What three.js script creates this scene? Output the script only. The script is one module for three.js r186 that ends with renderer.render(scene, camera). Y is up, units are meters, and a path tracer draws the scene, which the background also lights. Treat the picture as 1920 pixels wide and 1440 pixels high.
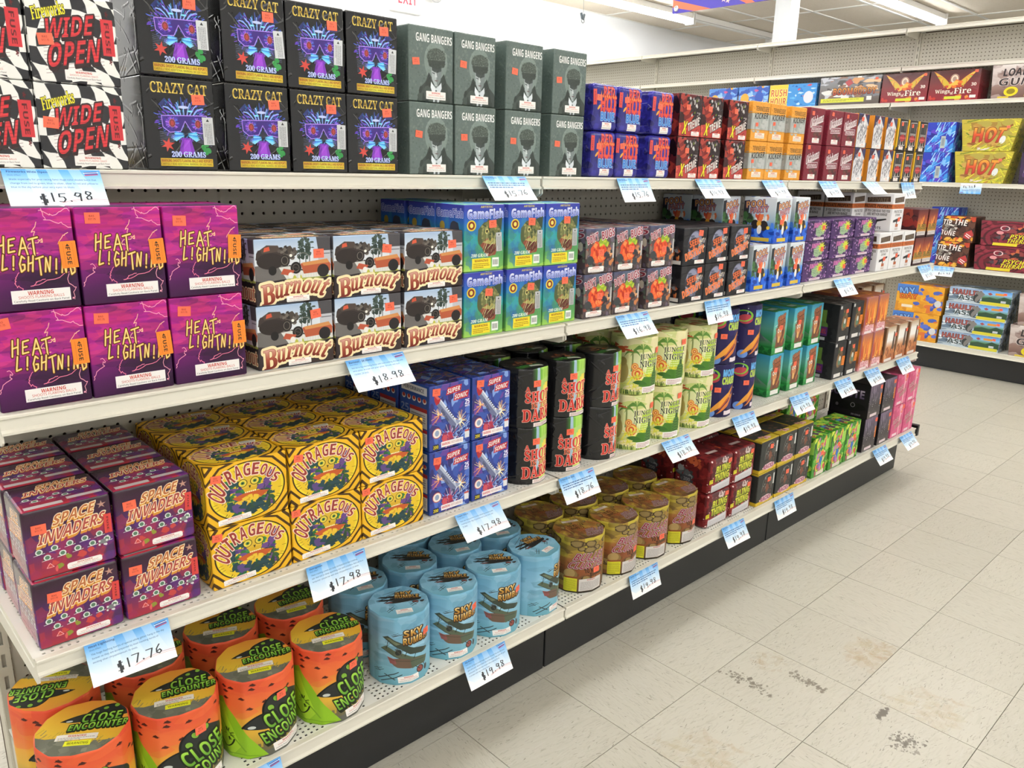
import * as THREE from 'three';
import { RoundedBoxGeometry } from 'three/addons/geometries/RoundedBoxGeometry.js';
import { mergeGeometries } from 'three/addons/utils/BufferGeometryUtils.js';
import { RectAreaLightUniformsLib } from 'three/addons/lights/RectAreaLightUniformsLib.js';
RectAreaLightUniformsLib.init();

// ---------------------------------------------------------------- camera, exposure, light levels
const scene = new THREE.Scene();
scene.background = new THREE.Color(0x111111);
const camera = new THREE.PerspectiveCamera(2 * Math.atan(720 / 1484.9) * 180 / Math.PI, 4 / 3, 0.05, 60);
{
  const yaw = 0.7602, pitch = 0.2656, roll = 0.0244;
  const f = new THREE.Vector3(Math.sin(yaw) * Math.cos(pitch), -Math.sin(pitch), -Math.cos(yaw) * Math.cos(pitch));
  const r = new THREE.Vector3(Math.cos(yaw), 0, Math.sin(yaw)), u = new THREE.Vector3().crossVectors(r, f);
  const r2 = r.clone().multiplyScalar(Math.cos(roll)).addScaledVector(u, Math.sin(roll));
  const u2 = u.clone().multiplyScalar(Math.cos(roll)).addScaledVector(r, -Math.sin(roll));
  camera.position.set(-0.2117, 1.3679, 1.4947);
  camera.quaternion.setFromRotationMatrix(new THREE.Matrix4().makeBasis(r2, u2, f.clone().negate()));
  camera.updateMatrixWorld();
}
const renderer = new THREE.WebGLRenderer({ antialias: true });
renderer.toneMapping = THREE.LinearToneMapping;
renderer.toneMappingExposure = 0.98;
renderer.shadowMap.enabled = true;
const TUBE_LIGHT = 20;             // radiance of the fluorescent strip lights
const TUBE_GLOW = 21;               // what the eye sees of a lens
const TUBE_COLOR = new THREE.Color(0.97, 0.99, 1.0);

// ---------------------------------------------------------------- helpers
function rng(seed) { let a = seed | 0; return () => { a = (a + 0x6d2b79f5) | 0; let t = Math.imul(a ^ (a >>> 15), 1 | a); t = (t + Math.imul(t ^ (t >>> 7), 61 | t)) ^ t; return ((t ^ (t >>> 14)) >>> 0) / 4294967296; }; }
const taken = {};
function numbered(n) { const k = taken[n] = (taken[n] ?? -1) + 1; return k ? n + '_' + String(k).padStart(3, '0') : n; }
function lit(m) { m.castShadow = true; m.receiveShadow = true; return m; }
function mesh(name, geo, mat, parent) { const m = lit(new THREE.Mesh(geo, mat)); m.name = name; (parent || scene).add(m); return m; }
function group(name, label, category, grp, parent) {
  const g = new THREE.Group(); g.name = parent ? name : numbered(name); (parent || scene).add(g);
  if (label) g.userData.label = label;
  if (category) g.userData.category = category;
  if (grp) g.userData.group = grp;
  return g;
}
function box(x0, x1, y0, y1, z0, z1) { const g = new THREE.BoxGeometry(x1 - x0, y1 - y0, z1 - z0); g.translate((x0 + x1) / 2, (y0 + y1) / 2, (z0 + z1) / 2); return g; }
function canvas(w, h) { const c = document.createElement('canvas'); c.width = w; c.height = h; return c; }
function tex(c, srgb = true) { const t = new THREE.CanvasTexture(c); if (srgb) t.colorSpace = THREE.SRGBColorSpace; t.wrapS = t.wrapT = THREE.RepeatWrapping; t.anisotropy = 8; return t; }
function std(color, roughness = 0.6, extra = {}) { return new THREE.MeshStandardMaterial({ color, roughness, ...extra }); }
function extrudeX(pts, x0, x1) { // profile in (z, y), swept along x
  const s = new THREE.Shape(pts.map(([z, y]) => new THREE.Vector2(-z, y)));
  const g = new THREE.ExtrudeGeometry(s, { depth: x1 - x0, bevelEnabled: false });
  g.rotateY(Math.PI / 2); g.translate(x0, 0, 0); return g;   // shape x = -z, depth -> x
}
// A sheet with real holes: nx by ny cells of size (px, py) in the plane u, v; hole(i) gives eight rim points; walls go depth deep.
function perforated(nx, ny, px, py, hole, depth, toWorld, keep) {
  const pos = [], idx = [];
  const outer = [[0, 0], [.5, 0], [1, 0], [1, .5], [1, 1], [.5, 1], [0, 1], [0, .5]];
  for (let j = 0; j < ny; j++) for (let i = 0; i < nx; i++) {
    const b = pos.length / 3, full = !keep || keep(i, j);
    const put = (u, v, w) => pos.push(...toWorld((i + u) * px, (j + v) * py, w));
    if (!full) { put(0, 0, 0); put(1, 0, 0); put(1, 1, 0); put(0, 1, 0); idx.push(b, b + 1, b + 2, b, b + 2, b + 3); continue; }
    for (const [u, v] of outer) put(u, v, 0);
    for (let k = 0; k < 8; k++) { const [u, v] = hole[k]; put(.5 + u / px, .5 + v / py, 0); }
    for (let k = 0; k < 8; k++) { const n = (k + 1) % 8; idx.push(b + k, b + n, b + 8 + n, b + k, b + 8 + n, b + 8 + k); }
    if (depth) {
      for (let k = 0; k < 8; k++) { const [u, v] = hole[k]; put(.5 + u / px, .5 + v / py, 0); put(.5 + u / px, .5 + v / py, -depth); }
      const q = b + 16;
      for (let k = 0; k < 8; k++) { const n = (k + 1) % 8; idx.push(q + 2 * k, q + 2 * n, q + 2 * n + 1, q + 2 * k, q + 2 * n + 1, q + 2 * k + 1); }
    }
  }
  const g = new THREE.BufferGeometry();
  g.setAttribute('position', new THREE.Float32BufferAttribute(pos, 3));
  g.setAttribute('uv', new THREE.Float32BufferAttribute(new Float32Array(pos.length / 3 * 2), 2));
  g.setIndex(idx); g.computeVertexNormals(); return g;
}
const ROUND = (r) => [0, 1, 2, 3, 4, 5, 6, 7].map((k) => { const a = (k * 45 - 135) * Math.PI / 180; return [r * Math.cos(a), r * Math.sin(a)]; });
const RECT = (w, h) => [[-1, -1], [0, -1], [1, -1], [1, 0], [1, 1], [0, 1], [-1, 1], [-1, 0]].map(([a, b]) => [a * w / 2, b * h / 2]);

// ---------------------------------------------------------------- the room
const SEC = 1.2192, TILE = 0.3048, TX = 1.4918, TZ = 0.7904, CEIL = 3.05;
const X_MIN = -4, X_MAX = 12, Z_MIN = -4.85, Z_MAX = 6;
function noiseCanvas(w, h, base, spots, seed) { // base colour with layered specks; spots: [count, colour, length, width, alpha, angle, spread]
  const c = canvas(w, h), x = c.getContext('2d'), r = rng(seed); x.fillStyle = base; x.fillRect(0, 0, w, h);
  for (const [n, col, len, wd, al, ang, spr] of spots) for (let i = 0; i < n; i++) {
    const a = ang + (r() - .5) * spr, l = len * (.3 + r()), px = r() * w, py = r() * h; x.globalAlpha = al * (.4 + .6 * r()); x.strokeStyle = col; x.lineWidth = wd * (.4 + r()); x.lineCap = 'round';
    for (const ox of [0, -w, w]) for (const oy of [0, -h, h]) { if (px + ox < -l || px + ox > w + l || py + oy < -l || py + oy > h + l) continue; x.beginPath(); x.moveTo(px + ox - Math.cos(a) * l / 2, py + oy - Math.sin(a) * l / 2); x.lineTo(px + ox + Math.cos(a) * l / 2, py + oy + Math.sin(a) * l / 2); x.stroke(); }
  }
  x.globalAlpha = 1; return c;
}
function blotch(x, r, cx, cy, rad, col, al, n = 40) { for (let i = 0; i < n; i++) { const a = r() * 6.28, d = rad * Math.sqrt(r()); x.globalAlpha = al * r(); x.fillStyle = col; x.beginPath(); x.ellipse(cx + Math.cos(a) * d, cy + Math.sin(a) * d, rad * (.08 + .25 * r()), rad * (.04 + .12 * r()), r() * 3, 0, 7); x.fill(); } x.globalAlpha = 1; }
function scrape(x, r, cx, cy, w, h, col) { for (let i = 0; i < 120; i++) { const px = cx + (r() + r() - 1) * w * .8, py = cy + (r() + r() - 1) * h * .8; x.globalAlpha = .55 + .4 * r(); x.fillStyle = col; x.beginPath(); const k = 2 + r() * r() * 15; for (let j = 0; j < 6; j++) x.lineTo(px + Math.cos(j) * k * (.4 + r()), py + Math.sin(j) * k * .8 * (.4 + r())); x.fill(); } x.globalAlpha = 1; }
const FLOOR_BASE = '#b7b3a6';
const tileSpots = [[260, '#a5a193', 60, 6, .35, .1, .5], [200, '#bdbab0', 46, 5, .4, .1, .5], [330, '#8d8779', 22, 2, .6, .1, .7], [90, '#665e51', 17, 2.2, .7, .1, .9], [14, '#575046', 14, 2.6, .6, .1, 1.4]];
const tileMats = [];
for (let k = 0; k < 8; k++) {
  const c = noiseCanvas(512, 512, ['#b7b3a6', '#b5b1a4', '#b9b5a8', '#b6b2a5'][k % 4], tileSpots, 900 + k), x = c.getContext('2d'), r = rng(300 + k);
  if (k === 4) { scrape(x, r, 190, 150, 60, 190, '#6f685b'); scrape(x, r, 400, 330, 50, 130, '#6f685b'); blotch(x, r, 420, 120, 90, '#998467', .2); }
  if (k === 5) { blotch(x, r, 330, 470, 150, '#9b8260', .22, 90); blotch(x, r, 430, 440, 100, '#957b58', .2, 60); }
  if (k === 6) { blotch(x, r, 70, 250, 170, '#9f8a68', .16, 90); blotch(x, r, 200, 330, 100, '#a38c69', .16); }
  if (k === 7) { scrape(x, r, 330, 300, 110, 90, '#625b50'); scrape(x, r, 440, 150, 70, 16, '#625b50'); }
  tileMats.push(new THREE.MeshPhysicalMaterial({ map: tex(c), roughness: 0.42, clearcoat: 0.25, clearcoatRoughness: 0.3 }));
}
const farFloor = (() => { // far past what shows single tiles
  const c = noiseCanvas(1024, 1024, FLOOR_BASE, tileSpots.map((s) => [s[0] * 4, ...s.slice(1)]), 77); const t = tex(c); t.repeat.set(1 / (2 * TILE), 1 / (2 * TILE)); return new THREE.MeshPhysicalMaterial({ map: t, roughness: 0.42, clearcoat: 0.25, clearcoatRoughness: 0.3 });
})();
{
  const floor = new THREE.Group(); floor.name = 'floor'; floor.userData = { kind: 'structure', label: 'cream vinyl tile floor with grey flecks and scuffs' }; scene.add(floor);
  const i0 = -9, i1 = 16, j0 = -3, j1 = 8; // single tiles
  mesh('tile_bed', box(X_MIN - .1, X_MAX + .1, -0.12, -0.003, Z_MIN - .1, Z_MAX + .1), std('#6a6252', 0.9), floor);
  const ax = TX + i0 * TILE, bx = TX + i1 * TILE, az = TZ + j0 * TILE, bz = TZ + j1 * TILE;
  for (const [x0, x1, z0, z1] of [[X_MIN, ax, Z_MIN, Z_MAX], [bx, X_MAX, Z_MIN, Z_MAX], [ax, bx, Z_MIN, az], [ax, bx, bz, Z_MAX]]) {
    const g = box(x0, x1, -0.003, 0, z0, z1), p = g.attributes.position, uv = g.attributes.uv; for (let i = 0; i < p.count; i++) uv.setXY(i, p.getX(i), p.getZ(i));
    mesh('tile_field', g, farFloor, floor).userData.kind = 'stuff';
  }
  const tg = new THREE.BoxGeometry(TILE - 0.0017, 0.003, TILE - 0.0017); tg.translate(0, -0.0015, 0);
  const r = rng(5), special = { '0,-1': 4, '1,-1': 5, '0,0': 7, '1,0': 6, '-1,-1': 6 };
  for (let j = j0; j < j1; j++) for (let i = i0; i < i1; i++) {
    const k = special[i + ',' + j], m = mesh('tile', tg, tileMats[k ?? Math.floor(r() * 4)], floor);
    m.position.set(TX + (i + .5) * TILE, k === undefined ? (r() - .5) * .0003 - .0002 : 0, TZ + (j + .5) * TILE);
    m.rotation.y = k === undefined ? ((i + j) & 1 ? Math.PI / 2 : 0) + (r() < .5 ? Math.PI : 0) : 0;
  }
}
const wallPaint = std('#f6f7f8', 0.8);
function struct(name, geo, mat, label) { const m = mesh(name, geo, mat); m.userData = { kind: 'structure', label }; return m; }
struct('wall_back', box(X_MIN - .1, X_MAX + .1, 0, CEIL + .2, Z_MIN - .1, Z_MIN), wallPaint, 'plain white painted wall carrying the exit sign');
struct('wall_end', box(X_MAX, X_MAX + .1, 0, CEIL + .2, Z_MIN, Z_MAX), wallPaint, 'white end wall of the shop far behind the shelving');
struct('wall_front', box(X_MIN - .1, X_MAX + .1, 0, CEIL + .2, Z_MAX, Z_MAX + .1), wallPaint, 'white wall across the shop from the fireworks shelves');
struct('wall_near', box(X_MIN - .1, X_MIN, 0, CEIL + .2, Z_MIN, Z_MAX), wallPaint, 'white wall at the near end of the shop');
{
  const ceil = new THREE.Group(); ceil.name = 'ceiling'; ceil.userData = { kind: 'structure', label: 'suspended ceiling of tan panels on a white grid' }; scene.add(ceil);
  const cc = noiseCanvas(256, 256, '#f0e4d2', [[300, '#e6d8c2', 8, 3, .4, 0, 6], [300, '#f5ecdd', 8, 3, .4, 0, 6], [200, '#d0c0a6', 2, 1.4, .5, 0, 6]], 31);
  const pm = new THREE.MeshStandardMaterial({ map: tex(cc), roughness: 0.9 }), rail = std('#f2f0ea', 0.5);
  mesh('deck', box(X_MIN - .1, X_MAX + .1, CEIL + .03, CEIL + .2, Z_MIN - .1, Z_MAX + .1), std('#d8cab4', 0.9), ceil);
  mesh('plain_panel', box(X_MIN, 4.7, CEIL, CEIL + .03, Z_MIN, Z_MAX), pm, ceil);
  mesh('plain_panel', box(4.7, X_MAX, CEIL, CEIL + .03, 1.25, Z_MAX), pm, ceil);
  const a = 0.61, zs = -4.85, pg = new THREE.BoxGeometry(1.19, .02, .58), r = rng(8);
  for (let i = 0; i < 6; i++) for (let j = 0; j < 10; j++) { const m = mesh('ceiling_panel', pg, pm, ceil); m.position.set(4.7 + (i + .5) * 1.2167, CEIL + .012 + r() * .002, zs + (j + .5) * a); }
  const rx = new THREE.BoxGeometry(7.3, .012, .026), rz = new THREE.BoxGeometry(.026, .012, 6.1);
  for (let j = 0; j <= 10; j++) mesh('grid_rail', rx, rail, ceil).position.set(8.35, CEIL + .001, zs + j * a);
  for (let i = 0; i <= 6; i++) mesh('grid_rail', rz, rail, ceil).position.set(4.7 + i * 1.2167, CEIL + .0005, -1.8);
}
struct('column', box(7.12, 7.28, 0, CEIL, -2.75, -2.59), std('#e9edf0', 0.5), 'slim white square steel column behind the far shelving');

// ---------------------------------------------------------------- strip lights
const housingMat = std('#f1efe9', 0.45), lensMat = new THREE.MeshStandardMaterial({ color: '#ffffff', emissive: TUBE_COLOR, emissiveIntensity: TUBE_GLOW, roughness: 0.5 });
function stripLight(x0, x1, z, label, on = true) {
  const g = group('strip_light', label, 'ceiling light', 'fluorescent strip lights'), y = 2.99, L = x1 - x0; g.position.set((x0 + x1) / 2, y, z);
  const s = [[-.03, .058], [-.045, 0], [.045, 0], [.03, .058]];
  mesh('housing', extrudeX(s, -L / 2, L / 2), housingMat, g);
  mesh('end_cap', box(L / 2, L / 2 + .01, -.06, .06, -.055, .055), housingMat, g); mesh('end_cap', box(-L / 2 - .01, -L / 2, -.06, .06, -.055, .055), housingMat, g);
  if (!on) { mesh('reflector', box(-L / 2, L / 2, -.012, -.001, -.02, .02), housingMat, g); return; }
  const tube = new THREE.CylinderGeometry(.026, .026, L - .03, 14); tube.rotateZ(Math.PI / 2); tube.translate(0, -.032, 0); mesh('tube', tube, lensMat, g);
  const l = new THREE.RectAreaLight(TUBE_COLOR, TUBE_LIGHT, L - .04, .06); l.name = 'strip_glow'; l.position.set(0, -.062, 0); l.rotation.x = -Math.PI / 2; g.add(l);
}
{
  const rows = [[-4.05, 7.6, 'along the white wall'], [-2.05, 9.3, 'beyond the main shelving'], [0.0, 9.3, 'above the main shelving'], [2.05, 9.3, 'above the open aisle'], [4.1, 9.3, 'across the shop']];
  const nth = ['at the column end of the row', 'second in the row', 'third in the row', 'fourth in the row', 'last in the row'];
  for (const [z, end, where] of rows) for (let k = 0; k < 5; k++) { const x1 = end - k * 2.44; if (x1 - 2.42 < X_MIN) break; stripLight(x1 - 2.42, x1, z, 'lit fluorescent strip light ' + where + ', ' + nth[k]); }
  stripLight(7.64, 9.3, -4.05, 'unlit bare strip light housing along the white wall', false);
}

// ---------------------------------------------------------------- shelving units
const putty = std('#d9d5c8', 0.42), puttyDeck = std('#e6e4db', 0.4), panelMat = std('#b9b4a6', 0.55), kickMat = std('#1d1e20', 0.42), slotMat = std('#c6c1b1', 0.45), hardboardHoleShade = std('#54402f', 0.8); // unpainted brown board; shade behind the peg holes is put into its colour
function lipProfile(z, y, h) { return [[z - .012, y], [z - .001, y], [z, y - .0015], [z, y - .005], [z - .0035, y - .0065], [z - .0035, y - h + .0075], [z + .0015, y - h + .004], [z + .001, y - h], [z - .012, y - h + .001]]; }
function unit(o) { // o: shelves [[y, front z, brackets, perforated]], base [y, front z], back z, top, panel rows to perforate, label
  const g = group('shelving_unit', o.label, 'shelving', o.group), W = SEC, zb = o.back, e = .002;
  const hy = o.holes;
  for (const [y0, y1] of hy) { // pegboard strips
    const ny = Math.round((y1 - y0) / .0254), nx = 47, m = (W - nx * .0254) / 2;
    mesh('pegboard_panel', mergeGeometries([perforated(nx, ny, .0254, (y1 - y0) / ny, ROUND(.0036), o.deep, (u, v, w) => [m + u, y0 + v, zb + w]), perforated(1, 1, m, y1 - y0, RECT(0, 0), 0, (u, v, w) => [u, y0 + v, zb], () => false), perforated(1, 1, m, y1 - y0, RECT(0, 0), 0, (u, v, w) => [W - m + u, y0 + v, zb], () => false)]), panelMat, g);
  }
  for (const [y0, y1] of o.plain) mesh('back_panel', box(0, W, y0, y1, zb - .004, zb), panelMat, g);
  mesh('rear_panel', box(0, W, .02, o.top, zb - .07, zb - .06), hardboardHoleShade, g);
  // slotted uprights, each unit carries the one at its start, the last also the one at its end
  for (const x of o.last ? [.0135, W - .0135] : [.0135]) {
    const y0 = .1, n = Math.round((o.top - y0) / .0508);
    const up = group('upright', null, null, null, g);
    mesh('slotted_face', perforated(1, n, .026, .0508, RECT(.0075, .03), .004, (u, v, w) => [x - .013 + u, y0 + v, zb + .008 + w]), slotMat, up);
    mesh('channel', mergeGeometries([box(x - .013, x - .0115, y0, y0 + n * .0508, zb - .06, zb + .0078), box(x + .0115, x + .013, y0, y0 + n * .0508, zb - .06, zb + .0078), box(x - .013, x + .013, 0, y0, zb - .06, zb + .008)]), slotMat, up);
    mesh('channel_back', box(x - .0115, x + .0115, y0, y0 + n * .0508, zb - .06, zb - .052), slotMat, up);
  }
  mesh('top_cap', box(0, W, o.top, o.top + .012, zb - .075, zb + .012), putty, g);
  for (const [y, zf, perf, thin] of o.shelves) {
    const s = group('shelf', null, null, null, g);
    if (perf) {
      const d = zf - .012 - (zb + .01), ny = Math.floor(d / .0127), nx = 94, m = (W - 2 * e - nx * .0127) / 2;
      mesh('shelf_deck', mergeGeometries([perforated(nx, ny, .0127, .0127, RECT(.0046, .0046), .0015, (u, v, w) => [e + m + u, y + w, zf - .012 - v], (i, j) => (i % 6) < 5 && (j % 5) < 4),
        perforated(1, 1, m, ny * .0127, RECT(0, 0), 0, (u, v) => [e + u, y, zf - .012 - v], () => false), perforated(1, 1, m, ny * .0127, RECT(0, 0), 0, (u, v) => [W - e - m + u, y, zf - .012 - v], () => false),
        perforated(1, 1, W - 2 * e, d - ny * .0127, RECT(0, 0), 0, (u, v) => [e + u, y, zf - .012 - ny * .0127 - v], () => false)]), puttyDeck, s);
      mesh('deck_rib', box(e, W - e, y - .02, y - .0195, zb + .02, zf - .02), puttyDeck, s);
    } else mesh('shelf_deck', box(e, W - e, y - .004, y, zb + .01, zf - .011), puttyDeck, s);
    mesh('price_channel', extrudeX(lipProfile(zf, y, o.lip), e + .002, W - e - .002), putty, s);
    if (!thin) for (const x of [.0035, W - .0065]) {
      const sh = new THREE.Shape([[-(zf - .006), y - .006], [-(zf - .004), y - .042], [-(zf - .016), y - .05], [-(zb + .012), y - (o.bracket ?? .066)], [-(zb + .012), y - .006]].map(([a, b]) => new THREE.Vector2(a, b)));
      const bg = new THREE.ExtrudeGeometry(sh, { depth: .003, bevelEnabled: false }); bg.rotateY(Math.PI / 2); bg.translate(x, 0, 0); mesh('bracket', bg, putty, s);
    }
  }
  if (o.base) {
    const [y, zf] = o.base, s = group('base_deck', null, null, null, g);
    const d = zf - .012 - (zb + .01), ny = Math.floor(d / .0127), nx = 94, m = (W - 2 * e - nx * .0127) / 2;
    mesh('deck_plate', mergeGeometries([perforated(nx, ny, .0127, .0127, RECT(.0056, .0056), .0015, (u, v, w) => [e + m + u, y + w, zf - .012 - v], (i, j) => (i % 8) < 6 && (j % 6) < 5),
      perforated(1, 1, m, ny * .0127, RECT(0, 0), 0, (u, v) => [e + u, y, zf - .012 - v], () => false), perforated(1, 1, m, ny * .0127, RECT(0, 0), 0, (u, v) => [W - e - m + u, y, zf - .012 - v], () => false),
      perforated(1, 1, W - 2 * e, d - ny * .0127, RECT(0, 0), 0, (u, v) => [e + u, y, zf - .012 - ny * .0127 - v], () => false)]), puttyDeck, s);
    mesh('price_channel', extrudeX(lipProfile(zf, y, .034), e + .001, W - e - .001), putty, s);
    mesh('kick_plate', new RoundedBoxGeometry(W - .006, y - .036, .012, 1, .002).translate(W / 2, (y - .036) / 2 + .001, o.kick - .006), kickMat, g);
    mesh('base_bracket', box(.004, .02, .001, y - .022, zb, o.kick - .014), putty, g);
    mesh('base_bracket', box(W - .02, W - .004, .001, y - .022, zb, o.kick - .014), putty, g);
    mesh('base_pan', box(.004, W - .004, .02, .03, zb, o.kick - .014), putty, g);
  }
  return g;
}
const SH = { 1: [1.3506, 0.081], 2: [0.9989, 0.1808], 3: [0.5862, 0.1769], 4: [0.2236, 0.2218] };
const ZB = -0.226;
const mainLabels = ['putty metal shelving unit holding the checkered and magenta boxes', 'putty metal shelving unit holding jungle cans and the red dragon boxes', 'putty metal shelving unit at the far end with pink boxes on its base'];
for (let k = 0; k < 3; k++) {
  const g = unit({ label: mainLabels[k], group: 'main run of shelving units', shelves: [[...SH[1]], [...SH[2]], [...SH[3], true]], base: SH[4], kick: .1488, back: ZB, top: 1.372, lip: .03, deep: .004,
    holes: [[.235, 1.345]], plain: [[.02, .235], [1.345, 1.372]], last: k === 2 });
  g.position.x = k * SEC;
}
// black end rail of the base deck
{ const e = group('end_rail', 'black metal end rail beside the pink boxes on the base deck', 'rail'); mesh('rail_plate', box(3.6585, 3.676, .185, .232, -.2, .228), kickMat, e); mesh('rail_cap', box(3.6585, 3.682, .226, .236, -.2, .226), kickMat, e); }
// the far run stands across the end of the aisle, facing back along it
const FX = 6.43, FZ0 = -3.568 - SEC, FY = { a: 1.905, b: 1.345, c: .757, d: .2 }, FF = { a: .34, b: .4, c: .4, d: .46 };
const farLabels = ['far putty shelving unit by the white wall', 'far putty shelving unit, second from the white wall', 'far putty shelving unit, third from the white wall', 'far putty shelving unit holding the stacked truck boxes', 'far putty shelving unit, last of the far run'];
for (let k = 0; k < 5; k++) {
  const near = k >= 2;
  const g = unit({ label: farLabels[k], group: 'far run of shelving units', shelves: [[2.43, .23], [2.165, .23], [FY.a, FF.a], [FY.b, FF.b], [FY.c, FF.c]], base: [FY.d, FF.d], kick: .385, bracket: .051, back: 0, top: 2.44, lip: .03, deep: near ? .003 : 0,
    holes: near ? [[.25, 2.42]] : [[1.9, 2.42]], plain: near ? [[.02, .25]] : [[.02, 1.9]], last: k === 4 });
  g.rotation.y = -Math.PI / 2; g.position.set(FX, 0, FZ0 + k * SEC);
}

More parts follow.
